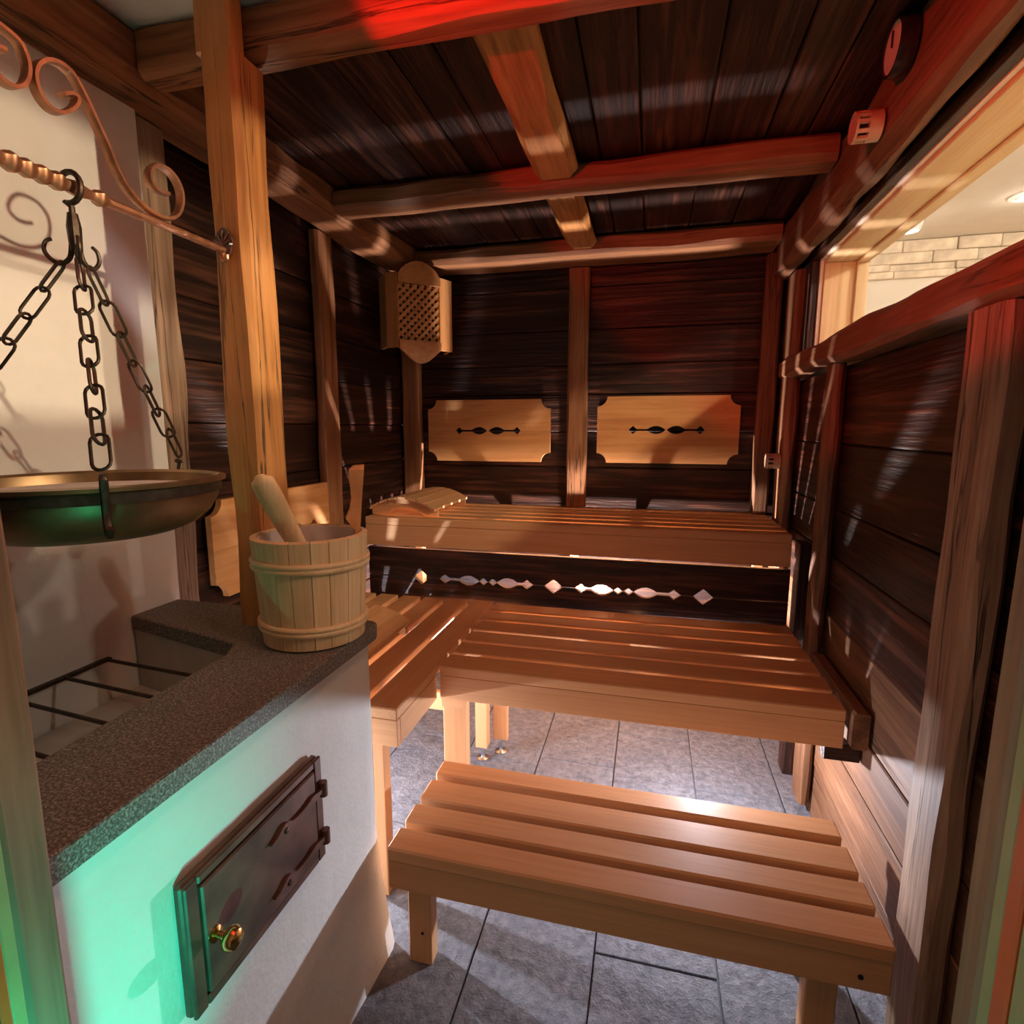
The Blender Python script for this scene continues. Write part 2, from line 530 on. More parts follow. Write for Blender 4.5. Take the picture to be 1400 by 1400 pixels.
# plaster wall beside the stove, slightly uneven
vsx, fsx = [], []
ny, nz = 26, 44
for i in range(ny + 1):
    for k in range(nz + 1):
        y = 0.30 + (1.30 - 0.30) * i / ny; z = 2.46 * k / nz
        x = XP + 0.006 * mnoise.noise(Vector((y * 2.2, z * 1.8, 3.1))) + 0.002 * mnoise.noise(Vector((y * 9, z * 9, 1)))
        vsx.append((x, y, z))
for i in range(ny):
    for k in range(nz):
        a = i * (nz + 1) + k
        fsx.append((a, a + 1, a + nz + 2, a + nz + 1))
nb = len(vsx)
vsx += [(XP - 0.12, 0.30, 0), (XP - 0.12, 1.30, 0), (XP - 0.12, 1.30, 2.46), (XP - 0.12, 0.30, 2.46)]
fsx += [(nb, nb + 1, nb + 2, nb + 3)]
wp = mesh_obj('wall_stove', vsx, fsx, PLASTER, smooth=60)
tag(wp, kind='structure')

# ------------------------------------------------------------------ ceiling
ce = box('ceiling', (XL - 0.06, 1.285, ZC + 0.022), (XR + 0.05, YB + 0.05, ZC + 0.06), DARK[1], bev=0)
tag(ce, kind='structure')
rnd = random.Random(21)
x = XL - 0.02
while x < XR:
    wd = rnd.uniform(0.12, 0.2)
    d = rnd.uniform(-0.003, 0.003)
    box('plank', (x + 0.002, 1.29, ZC + d), (min(x + wd, XR + 0.02) - 0.002, YB + 0.02, ZC + 0.0215), DARK[1], ce, bev=0.004)
    x += wd
cp = box('ceiling_plaster', (XP - 0.12, -0.9, 2.455), (XR + 0.05, 1.284, 2.50), PLASTER, bev=0)
tag(cp, kind='structure')

# ------------------------------------------------------------------ timbers
def post(label, lo, hi, axis, mat, cat, name, seed, ch=0.014, wob=0.005):
    o = timber(name, lo, hi, axis, mat, None, ch, wob, seed)
    return tag(o, label, cat)


# longitudinal plates on the side walls
post('long brown wall beam under the ceiling along the left wall, behind the honey post', (-1.43, 0.305, 2.325), (-1.238, 3.07, 2.47), 1, BEAM[1], 'beam', 'wall_plate_beam', 1, 0.03, 0.012)
post('broad dark reddish beam above the window on the right wall', (0.54, 0.305, 2.20), (0.637, 3.0, ZC - 0.006), 1, POSTD[1], 'beam', 'wall_plate_beam', 2, 0.03, 0.01)
post('sloping-looking brown sill beam below the interior window on the right wall', (0.585, 0.305, 1.722), (0.70, 3.0, 1.832), 1, POSTD[1], 'beam', 'sill_beam', 3, 0.018, 0.014)
# cross beams
post('nearest ceiling cross beam, red-lit to the right of the honey post', (-1.235, 1.205, 2.335), (0.54, 1.284, 2.453), 0, BEAM[0], 'beam', 'cross_beam', 4, 0.012, 0.006)
post('middle ceiling cross beam between the nearest beam and the back beam', (-1.238, 2.055, 2.335), (0.54, 2.18, ZC - 0.006), 0, BEAM[0], 'beam', 'cross_beam', 5, 0.016, 0.008)
post('rear ceiling cross beam lying against the dark back wall', (-1.238, 2.83, 2.338), (0.54, 3.075, ZC - 0.006), 0, BEAM[0], 'beam', 'cross_beam', 6, 0.018, 0.008)
# longitudinal middle beam, cut between the cross beams
mb = thing('lengthwise_beam', 'warm brown ceiling beam with rounded ends running away from the viewer', 'beam', (-0.355, 1.29, 2.36))
timber('beam_section', (-0.435, 1.29, 2.36), (-0.275, 2.05, ZC - 0.006), 1, HONEY[1], mb, 0.024, 0.006, 7)
timber('beam_section', (-0.435, 2.185, 2.36), (-0.285, 2.826, ZC - 0.006), 1, HONEY[1], mb, 0.024, 0.006, 8)

# free honey-coloured post with a half lap at its head
hp = thing('timber_post', 'stout honey-coloured timber post standing on the stone ledge with an iron rosette', 'post', (-0.965, 1.2, 1.0))
timber('post_shaft', (-1.018, 1.146, 1.0), (-0.912, 1.255, 2.325), 2, HONEY[2], hp, 0.012, 0.007, 11)
timber('post_head', (-1.018, 1.146, 2.325), (-0.922, 1.2, 2.45), 2, HONEY[2], hp, 0.008, 0.004, 12)

post('greyish wall post at the end of the white plaster wall', (-1.44, 1.305, 0.0), (-1.36, 1.412, 2.325), 2, GREYP[2], 'post', 'wall_post', 13, 0.012, 0.008)
post('slim brown wall post in the middle of the left plank wall', (-1.436, 2.17, 0.67), (-1.385, 2.30, 2.325), 2, BEAM[2], 'post', 'wall_post', 14, 0.01, 0.005)
post('dim brown wall post in the back left corner under the lattice lamp', (-1.43, 3.03, 1.07), (-1.315, 3.095, 2.335), 2, BEAM[2], 'post', 'wall_post', 15, 0.01, 0.005)
post('brown wall post between the two pine backrests of the back wall', (-0.452, 3.035, 1.065), (-0.34, 3.095, 2.335), 2, BEAM[2], 'post', 'wall_post', 16, 0.01, 0.005)
post('dark red-brown wall post at the right end of the back wall', (0.515, 3.02, 1.065), (0.60, 3.095, 2.335), 2, POSTD[2], 'post', 'wall_post', 17, 0.01, 0.005)
post('dark corner post on the right wall just left of the window', (0.602, 2.80, 0.0), (0.657, 2.985, 2.2), 2, POSTD[2], 'post', 'wall_post', 18, 0.016, 0.006)
post('reddish wall post on the right wall beside the upper bench', (0.608, 2.165, 0.045), (0.655, 2.285, 1.724), 2, POSTD[2], 'post', 'wall_post', 19, 0.014, 0.007)
post('pale weathered wall post on the right wall beside the front step', (0.592, 1.185, 0.0), (0.656, 1.325, 1.724), 2, GREYP[2], 'post', 'wall_post', 20, 0.012, 0.009)

# ------------------------------------------------------------------ window to the neighbouring room
wn = thing('window_1', loc=(0.70, 1.6, 1.83), kind='structure')
wy0, wy1 = 0.40, 2.70
wz0, wz1 = 1.832, 2.215
# inner dark liner, cream seal, light frame
box('window_liner', (0.638, wy0, wz1 - 0.012), (0.668, wy1 + 0.03, wz1 + 0.02), DARK[1], wn)
box('window_liner', (0.638, wy1, wz0), (0.668, wy1 + 0.03, wz1 - 0.0125), DARK[2], wn)
box('window_seal', (0.6685, wy0, wz1 - 0.016), (0.682, wy1, wz1 + 0.02), SEALC, wn, bev=0.001)
box('window_seal', (0.6685, wy1 - 0.012, wz0 + 0.001), (0.682, wy1 + 0.03, wz1 - 0.0165), SEALC, wn, bev=0.001)
box('window_frame', (0.6825, wy0, wz1 - 0.028), (0.83, wy1 + 0.03, wz1 + 0.02), PALE[1], wn)
box('window_frame', (0.6825, wy1 - 0.02, wz0 + 0.001), (0.83, wy1 + 0.03, wz1 - 0.0285), PALE[2], wn)
box('window_frame', (0.702, wy0, wz0 - 0.03), (0.83, wy1 + 0.03, wz0), PALE[1], wn)
box('window_moulding', (0.80, wy0, wz1 - 0.04), (0.845, wy1 - 0.02, wz1 - 0.0285), PALE[1], wn)
box('window_moulding', (0.80, wy1 - 0.035, wz0 + 0.002), (0.845, wy1 - 0.0205, wz1 - 0.0405), PALE[2], wn)
box('glass_pane', (0.74, wy0 + 0.01, wz0 + 0.001), (0.746, wy1 - 0.021, wz1 - 0.0288), GLASS, wn, bev=0)

# ------------------------------------------------------------------ neighbouring room
ZO, YO = 2.57, 3.82
for nm, lo, hi, mt in (('wall_outer_far', (0.86, YO, 0), (4.2, YO + 0.08, ZO), CREAM),
                       ('wall_outer_right', (4.12, -1.0, 0), (4.2, YO, ZO), CREAM),
                       ('wall_outer_near', (0.86, -1.08, 0), (4.2, -1.0, ZO), CREAM),
                       ('ceiling_outer', (0.84, -1.08, ZO), (4.2, YO + 0.08, ZO + 0.06), CREAM),
                       ('floor_outer', (0.86, -1.08, -0.1), (4.2, YO + 0.08, 0.0), CREAM),
                       ('wall_outer_left', (0.72, -1.0, 0), (0.85, YO, 1.80), CREAM),
                       ('wall_outer_left_top', (0.72, -1.0, 2.24), (0.85, YO, ZO), CREAM),
                       ('wall_outer_left_end', (0.72, 2.735, 1.80), (0.85, YO, 2.24), CREAM),
                       ('wall_outer_left_start', (0.72, -1.0, 1.80), (0.85, 0.395, 2.24), CREAM)):
    o = box(nm, lo, hi, mt, bev=0)
    tag(o, kind='structure')
    if nm == 'wall_outer_far':
        far = o
# split-stone band under the ceiling
rnd = random.Random(4)
rows = [2.358, 2.398, 2.438, 2.50, ZO - 0.002]
for k in range(4):
    x = 0.86 - rnd.uniform(0, 0.2)
    while x < 2.6:
        wd = rnd.uniform(0.12, 0.36)
        x0, x1 = max(x, 0.86), x + wd
        if x1 - x0 > 0.03:
            d = rnd.uniform(0.012, 0.034)
            box('stone', (x0 + 0.0015, YO - d, rows[k] + 0.001), (x1 - 0.0015, YO + 0.002, rows[k + 1] - 0.001), STONEC, far, bev=0.004)
        x += wd


def ceiling_lamp(label, x, y, power, big=True):
    t_ = thing('ceiling_lamp', label, 'lamp', (x, y, ZO), group='lamps of the neighbouring room')
    if big:
        lathe('housing', [(0.0, -0.0005), (0.062, -0.0005), (0.062, -0.012), (0.052, -0.062), (0.046, -0.07), (0.036, -0.07), (0.036, -0.064), (0.0, -0.064)], (x, y, ZO), LAMPW, t_, 24)
        lathe('lamp_glass', [(0.0, -0.0645), (0.034, -0.0645), (0.03, -0.072), (0.0, -0.074)], (x, y, ZO), BULB, t_, 20)
        zl = ZO - 0.1
    else:
        lathe('housing', [(0.0, -0.0005), (0.075, -0.0005), (0.075, -0.007), (0.052, -0.012), (0.05, -0.006), (0.0, -0.006)], (x, y, ZO), LAMPW, t_, 28)
        lathe('lamp_glass', [(0.0, -0.0065), (0.048, -0.0065), (0.044, -0.014), (0.0, -0.016)], (x, y, ZO), LAMPW, t_, 20)
        zl = ZO - 0.06
    l = light('ceiling_lamp_light', 'POINT', (0, 0, zl - ZO), power, (1.0, 0.87, 0.75), shadow_soft_size=0.05)
    l.parent = t_
    return t_


ceiling_lamp('white cylinder ceiling lamp seen through the window above the stone band', 1.25, 3.42, 0.5)
ceiling_lamp('round flush ceiling lamp at the right edge of the window view', 1.66, 3.24, 0.5, False)
ceiling_lamp('round flush lamp of the neighbouring room ceiling nearest the viewer', 1.7, 0.9, OUT_W, False)
ceiling_lamp('round flush lamp in the middle of the neighbouring room ceiling', 1.7, 2.1, OUT_W, False)
ceiling_lamp('round flush lamp deep inside the neighbouring room', 3.2, 1.5, OUT_W * 1.6, False)



def fill_spot(label, loc, target, power, cone):  # unseen spotlight, added for its warm light through the window
    root = thing('fill_spotlight', label, 'lamp', loc, group='added fill spotlights beyond the window')
    x, y, z = loc
    d = (Vector(target) - Vector(loc)).normalized()
    p = Vector(loc)
    sweep('housing', [p - d * 0.13, p - d * 0.02], circle(0.035, 16), LAMPW, root, up0=(0, 1, 0))
    q = p - d * 0.075
    sweep('stem', [(q.x, q.y, q.z + 0.036), (q.x, q.y, ZO)], circle(0.008, 8), LAMPW, root, up0=(0, 1, 0))
    l = light('fill_spotlight_light', 'SPOT', (0, 0, 0), power, (1.0, 0.78, 0.52), spot_size=math.radians(cone), spot_blend=0.5, shadow_soft_size=0.04, dir=d)
    l.parent = root


fill_spot('added unseen fill spotlight hanging low, aimed at the stove corner', (2.7, 0.85, 2.14), (-1.0, 0.95, 1.85), SPOT_W * 0.75, 34)
fill_spot('added unseen fill spotlight near the window, aimed at the upper bench', (1.55, 1.0, 2.47), (-0.6, 2.5, 1.25), SPOT_W * 0.28, 52)
fill_spot('added unseen fill spotlight close to the neighbouring ceiling, aimed at the bucket', (2.7, 1.25, 2.45), (-1.0, 1.0, 1.62), SPOT_W * 0.45, 34)


# ------------------------------------------------------------------ door wall and door frame
for nm, lo, hi in (('wall_front_left', (XL - 0.05, YD0, 0), (-0.62, YD1, 2.45)), ('wall_front_right', (0.29, YD0, 0), (XR + 0.05, YD1, 2.45)), ('wall_front_top', (-0.62, YD0, 2.12), (0.29, YD1, 2.45))):
    tag(box(nm, lo, hi, DARK[0], bev=0), kind='structure')
dr = thing('door_1', loc=(-0.15, 0.25, 0), kind='structure')
timber('jamb', (-0.618, 0.268, 0), (-0.463, 0.302, 2.08), 2, GREYP[2], dr, 0.004, 0.003, 31)
box('jamb_strip', (-0.60, 0.258, 0), (-0.464, 0.2675, 2.08), STRIPG, dr, 0.001)  # coloured strips along the door reveal, pale green and orange
box('jamb_strip', (-0.60, 0.250, 0), (-0.463, 0.2575, 2.08), STRIPO, dr, 0.001)
box('jamb_strip', (-0.60, 0.238, 0), (-0.464, 0.2495, 2.08), STRIPG, dr, 0.001)
timber('jamb', (0.168, 0.285, 0), (0.288, 0.305, 2.08), 2, GREYP[2], dr, 0.003, 0.002, 32)
box('jamb_strip', (0.169, 0.2755, 0), (0.288, 0.2845, 2.08), STRIPG, dr, 0.001)
box('jamb_strip', (0.168, 0.2645, 0), (0.288, 0.275, 2.08), STRIPO, dr, 0.001)
box('jamb_strip', (0.169, 0.245, 0), (0.288, 0.264, 2.08), STRIPG, dr, 0.001)
timber('lintel', (-0.618, 0.24, 2.081), (0.288, 0.302, 2.118), 0, GREYP[0], dr, 0.004, 0.002, 33)

# ------------------------------------------------------------------ benches


def slat_bench_x(root, name, x0, x1, edges, ztop, th, mat_ax, gap=0.02):
    for (a, b2) in edges:
        box('slat', (x0, a, ztop - th), (x1, b2, ztop), BENCH[0], root, bev=0.004)


# upper bench
ub = thing('upper_bench', 'upper slatted sauna bench running along the dark back wall', 'bench', (-0.42, 2.78, 0.92))
UE = [(2.475, 2.541), (2.565, 2.655), (2.679, 2.767), (2.791, 2.883), (2.907, 2.996), (3.020, 3.078)]
for a, b2 in UE:
    box('slat', (-1.385, a, 1.022), (0.592, b2, 1.06), BENCH[0], ub, 0.004)
box('apron', (-1.385, 2.477, 0.918), (0.592, 2.50, 1.0215), BENCH[0], ub, 0.002)
for x in (-1.36, -0.75, -0.1, 0.545):
    box('cross_rail', (x, 2.501, 0.94), (x + 0.04, 3.075, 1.0215), BENCH[1], ub, 0.002)
for x in (-1.36, -0.42, 0.545):
    box('leg', (x, 3.02, 0.0), (x + 0.045, 3.075, 0.9395), BENCH[2], ub, 0.002)

# lower bench
lb = thing('lower_bench', 'lower slatted sauna bench below the carved dark skirting', 'bench', (-0.05, 2.1, 0.0))
LE = [(1.722, 1.832), (1.856, 1.955), (1.979, 2.076), (2.101, 2.207), (2.231, 2.331), (2.355, 2.455)]
for k, (a, b2) in enumerate(LE):
    box('slat', (-0.697 if k == 0 else -0.695, a, 0.633), (0.597, b2, 0.669), BENCH[0], lb, 0.004)
box('apron', (-0.697, 1.724, 0.545), (0.595, 1.748, 0.6325), BENCH[0], lb, 0.002)
for x in (-0.66, -0.05, 0.5):
    box('cross_rail', (x, 1.749, 0.57), (x + 0.035, 2.45, 0.6325), BENCH[1], lb, 0.002)
lg = box('leg', (-0.698, 1.755, 0.0), (-0.612, 1.80, 0.5695), BENCH[2], lb, 0.002)
box('leg_block', (-0.702, 1.7495, 0.50), (-0.608, 1.7548, 0.5445), BENCH[0], lg, 0.001)


def footed_leg(root, x0, x1, y0, y1, z0, z1):
    l = box('leg', (x0, y0, z0), (x1, y1, z1), BENCH[2], root, 0.002)
    cx, cy = (x0 + x1) / 2, (y0 + y1) / 2
    lathe('steel_foot', [(0, 0), (0.028, 0), (0.028, 0.006), (0.009, 0.010), (0.009, z0), (0, z0)], (cx, cy, 0.0), STEEL, l, 20)


footed_leg(lb, -0.662, -0.595, 2.28, 2.315, 0.068, 0.5695)
# left bench
lf = thing('side_bench', 'slatted side bench along the left wall, ending behind the stove', 'bench', (-1.05, 1.9, 0.0))
xe = [(-1.434, -1.330), (-1.304, -1.208), (-1.182, -1.088), (-1.062, -0.967), (-0.941, -0.843), (-0.817, -0.706)]
for a, b2 in xe:
    box('slat', (a, 1.402 if a > -1.4 else 1.416, 0.633), (b2, 2.462, 0.669), BENCH[1], lf, 0.004)
box('apron', (-0.728, 1.425, 0.545), (-0.7065, 1.72, 0.6325), BENCH[1], lf, 0.002)
box('end_board', (-1.39, 1.403, 0.545), (-0.7065, 1.4245, 0.6325), BENCH[0], lf, 0.002)
for y in (1.55, 2.0, 2.40):
    box('cross_rail', (-1.385, y, 0.57), (-0.73, y + 0.035, 0.6325), BENCH[0], lf, 0.002)
box('leg', (-0.836, 1.43, 0.0), (-0.77, 1.475, 0.6325), BENCH[2], lf, 0.002)
footed_leg(lf, -0.722, -0.668, 2.2, 2.25, 0.065, 0.5695)
box('stretcher', (-1.38, 2.31, 0.16), (-0.80, 2.335, 0.25), BENCH[0], lf, 0.002)
box('leg', (-1.38, 2.3355, 0.0), (-1.33, 2.385, 0.6325), BENCH[2], lf, 0.002)

# front step
st = thing('step_bench', 'low four-slat wooden step standing on the slate tiles in front', 'bench', (-0.05, 1.43, 0.0))
for k, (a, b2) in enumerate([(1.213, 1.298), (1.322, 1.402), (1.426, 1.522), (1.552, 1.628)]):
    box('slat', (-0.655 + 0.002 * k, a, 0.335), (0.563 - 0.002 * k, b2, 0.375), BENCH[0], st, 0.005)
ap = box('apron', (-0.655, 1.218, 0.248), (0.563, 1.243, 0.3345), BENCH[0], st, 0.003)
box('apron', (-0.645, 1.592, 0.262), (0.555, 1.615, 0.3345), BENCH[0], st, 0.003)
for x in (-0.612, 0.40):
    box('leg', (x, 1.244, 0.0), (x + 0.068, 1.29, 0.3345), BENCH[2], st, 0.003)
    box('leg', (x, 1.545, 0.0), (x + 0.068, 1.591, 0.3345), BENCH[2], st, 0.003)
    box('cross_rail', (x, 1.2905, 0.27), (x + 0.035, 1.5445, 0.3345), BENCH[1], st, 0.002)
for x in (0.50,):
    lathe('screw_plug', [(0, -0.002), (0.006, -0.002), (0.006, 0.001), (0, 0.001)], (x, 1.217, 0.285), BLACK, ap, 12, axis=1)
lathe('screw_plug', [(0, -0.002), (0.004, -0.002), (0.004, 0.001), (0, 0.001)], (-0.56, 1.2435, 0.235), BLACK, st, 10, axis=1)
lathe('screw_plug', [(0, -0.002), (0.004, -0.002), (0.004, 0.001), (0, 0.001)], (-0.57, 1.2435, 0.10), BLACK, st, 10, axis=1)

# dark wall brackets at the right end of the lower bench
wb = thing('bench_bracket', 'dark beam end carrying the lower bench at the right wall', 'bracket', (0.628, 2.05, 0.485))
timber('bearer', (0.606, 1.70, 0.56), (0.654, 2.16, 0.676), 1, POSTD[1], wb, 0.006, 0.003, 41)
timber('block', (0.555, 1.752, 0.487), (0.654, 1.80, 0.5435), 0, DARK[0], wb, 0.003, 0.001, 42)
post('short dark upright post filling the gap between the carved skirting and the right wall', (0.612, 2.43, 0.0), (0.656, 2.52, 1.03), 2, DARK[2], 'post', 'bench_post', 43, 0.004, 0.002)

# carved skirting between the two benches
sk = thing('carved_skirting', 'dark two-board skirting with a row of carved openings under the upper bench', 'skirting', (-0.42, 2.52, 0.60))


def skirt_h(x):
    h = 0.0012
    s = abs(x + 0.422)
    feats = [('d', 0.0, 0.045, 0.034), ('s', 0.13, 0.03, 0.022), ('l', 0.225, 0.055, 0.024), ('d', 0.30, 0.022, 0.016),
             ('d', 0.348, 0.022, 0.016), ('l', 0.425, 0.055, 0.024), ('s', 0.548, 0.03, 0.022), ('d', 0.674, 0.042, 0.036)]
    for kd, c, wd, hh in feats:
        u = abs(s - c) / wd
        if kd in 'ds' and u < 1:
            h = max(h, hh * (1 - u))
        if kd == 'l' and u < 1:
            h = max(h, hh * math.cos(u * PI / 2) ** 0.9)
    if 0.13 < s < 0.2 or 0.45 < s < 0.548: h = max(h, 0.006)
    return h


xs = [-1.385 + 1.985 * i / 500 for i in range(501)]
lowb = [(x, 0.755 - skirt_h(x)) for x in xs]
upb = [(x, 0.757 + skirt_h(x)) for x in xs]
prism('board', [(-1.385, 0.60)] + lowb + [(0.60, 0.60)], 1, 2.50, 2.523, DARK[0], sk)
prism('board', [(-1.385, 0.902)] + upb + [(0.60, 0.902)], 1, 2.50, 2.523, DARK[0], sk)

# ------------------------------------------------------------------ backrests


def backrest(label, fixed, u0, u1, z0, z1, d0, d1, ax):
    uc, zc = (u0 + u1) / 2, (z0 + z1) / 2
    c = [0, 0, 0]; c[fixed] = (d0 + d1) / 2; c[ax] = uc; c[2] = z0
    root = thing('backrest', label, 'backrest', c, group='pine backrests of the sauna')
    R = 0.052

    def hh(u):
        s = abs(u - uc)
        h = 0.0
        if 0.004 < s < 0.1: h = 0.021 * math.sin((s - 0.004) / 0.096 * PI) ** 0.8
        h = max(h, 0.0045 if 0.07 < s < 0.17 else 0)
        if 0.15 < s < 0.192: h = max(h, 0.02 * (1 - abs(s - 0.172) / 0.021) + 0.002)
        return h if s < 0.192 else 0.0
    n = 120
    mid = [uc - 0.2 + 0.4 * i / n for i in range(n + 1)]
    top = [(u0, zc + 0.0004)] + [(u, zc + 0.0004 + hh(u)) for u in mid] + [(u1, zc + 0.0004)]
    bot = [(u0, zc - 0.0004)] + [(u, zc - 0.0004 - hh(u)) for u in mid] + [(u1, zc - 0.0004)]
    for i in range(9):
        a = i / 8 * PI / 2
        top.append((u1 - R * math.sin(PI / 2 - a) , z1 - R * math.cos(PI / 2 - a)) if False else (u1 - R * math.sin(a), z1 - R * math.cos(a)))
    for i in range(9):
        a = (1 - i / 8) * PI / 2
        top.append((u0 + R * math.sin(a), z1 - R * math.cos(a)))
    for i in range(9):
        a = i / 8 * PI / 2
        bot.append((u1 - R * math.sin(a), z0 + R * math.cos(a)))
    for i in range(9):
        a = (1 - i / 8) * PI / 2
        bot.append((u0 + R * math.sin(a), z0 + R * math.cos(a)))
    prism('board', top, fixed, d0, d1, PINE[ax], root)
    prism('board', bot, fixed, d0, d1, PINE[ax], root)
    lo = [0, 0, 0]; hi = [0, 0, 0]
    back = max(d0, d1) if fixed == 1 else min(d0, d1)
    wall = YB - 0.005 if fixed == 1 else XL + 0.005
    for s in (-1, 1):
        lo[fixed], hi[fixed] = back, wall
        lo[ax], hi[ax] = uc + s * 0.26 - 0.02, uc + s * 0.26 + 0.02
        lo[2], hi[2] = z0 + 0.04, z1 - 0.04
        box('batten', lo, hi, DARK[2], root, 0.002)
    return root


backrest('left pine backrest board on the back wall, with carved slots', 1, -1.268, -0.545, 1.312, 1.66, 3.045, 3.068, 0)
backrest('right pine backrest board on the back wall, red-lit, with carved slots', 1, -0.285, 0.44, 1.314, 1.668, 3.045, 3.068, 0)
backrest('pine backrest board on the left wall behind the honey post and bucket', 0, 1.49, 2.28, 0.925, 1.262, -1.395, -1.418, 1)

# ------------------------------------------------------------------ lattice corner lamp
la = thing('corner_lamp', 'pale wooden corner lamp with a diagonal lattice front and curved boards', 'lamp', (-1.25, 2.86, 1.85))
PL = Vector((-1.277, 2.70)); PR = Vector((-1.114, 2.863))
ux = (PR - PL).normalized(); wdt = (PR - PL).length
nx = Vector((ux.y, -ux.x))          # looks to the room


def lp(s, z, d=0.0):
    p = PL + ux * s + nx * d
    return (p.x, p.y, z)


def lamp_board(name, pts, d0, d1, mat, parent):
    v = [lp(s, z, d0) for s, z in pts] + [lp(s, z, d1) for s, z in pts]
    n = len(pts)
    f = [tuple(range(n)), tuple(range(n, 2 * n))] + [(i, (i + 1) % n, n + (i + 1) % n, n + i) for i in range(n)]
    return mesh_obj(name, v, f, mat, parent)


zt0, zt1 = 2.235, 2.345
arc = [(0.0, zt0), (wdt, zt0), (wdt, zt0 + 0.038)]
for i in range(13):
    a = i / 12
    s = wdt * (1 - a)
    arc.append((s, zt0 + 0.038 + (zt1 - zt0 - 0.038) * math.sin(a * PI) ** 0.7))
arc.append((0.0, zt0 + 0.038))
lamp_board('top_board', arc[:3] + arc[4:-2] + [arc[-1]], 0, 0.018, PINE[0], la)
zb = 1.95
bt = [(wdt, zb), (0.0, zb), (0.0, zb - 0.04)]
for i in range(1, 12):
    a = i / 12
    bt.append((wdt * a, zb - 0.04 - 0.062 * math.sin(a * PI) ** 1.4 - 0.012 * math.sin(a * PI) ** 0.5))
bt.append((wdt, zb - 0.04))
lamp_board('bottom_board', bt, 0, 0.018, PINE[0], la)
# side boards
def vboard(name, p0, p1, z0, z1, th, mat, parent):
    p0 = Vector(p0); p1 = Vector(p1)
    d = (p1 - p0).normalized(); nn = Vector((-d.y, d.x)) * th
    q = [p0, p1, p1 + nn, p0 + nn]
    v = [(p.x, p.y, z0) for p in q] + [(p.x, p.y, z1) for p in q]
    f = [(0, 1, 2, 3), (4, 5, 6, 7)] + [(i, (i + 1) % 4, 4 + (i + 1) % 4, 4 + i) for i in range(4)]
    return mesh_obj(name, v, f, mat, parent)
PLo = PL - nx * 0.002; PRo = PR - nx * 0.002
vboard('side_board', PL - ux * 0.001, Vector((-1.345, 2.705)), 1.915, 2.285, -0.018, PINE[2], la)
vboard('side_board', Vector((-1.346, 2.706)), Vector((-1.425, 2.79)), 1.92, 2.28, -0.018, PINE[2], la)
vboard('side_board', PR + ux * 0.001, Vector((-1.078, 2.955)), 1.915, 2.285, 0.018, PINE[2], la)
vboard('side_board', Vector((-1.085, 2.957)), Vector((-1.16, 3.08)), 1.92, 2.28, 0.018, PINE[2], la)
# dark board behind the lattice and the lattice strips
lamp_board('lamp_back', [(0.0, 1.951), (wdt, 1.951), (wdt, 2.234), (0.0, 2.234)], -0.03, -0.025, BLACK, la)
lw = 0.0155; pitch = 0.0395
def clipped(c, sgn):
    # strip s*sgn + z = c, clipped to the opening
    pts = []
    for s in (0.0, wdt):
        z = c - sgn * s
        if 1.951 <= z <= 2.234: pts.append((s, z))
    for z in (1.951, 2.234):
        s = (c - z) * sgn
        if 0 < s < wdt: pts.append((s, z))
    return pts[:2] if len(pts) >= 2 else None
for sgn, d0, d1 in ((1, 0.0, 0.005), (-1, 0.0055, 0.0105)):
    c = 1.951 - (wdt if sgn < 0 else 0) + 0.012
    while c < 2.234 + (wdt if sgn > 0 else 0):
        q = clipped(c, sgn)
        if q and math.dist(*q) > 0.015:
            (s0, z0), (s1, z1) = q
            L = math.dist(*q); ds, dz = (s1 - s0) / L, (z1 - z0) / L
            o_s, o_z = -dz * lw / 2 * 1.0, ds * lw / 2
            lamp_board('lattice_strip', [(s0 + o_s, z0 + o_z), (s1 + o_s, z1 + o_z), (s1 - o_s, z1 - o_z), (s0 - o_s, z0 - o_z)], d0 - 0.014, d1 - 0.014, PINE[0], la)
        c += pitch

# ------------------------------------------------------------------ headrests


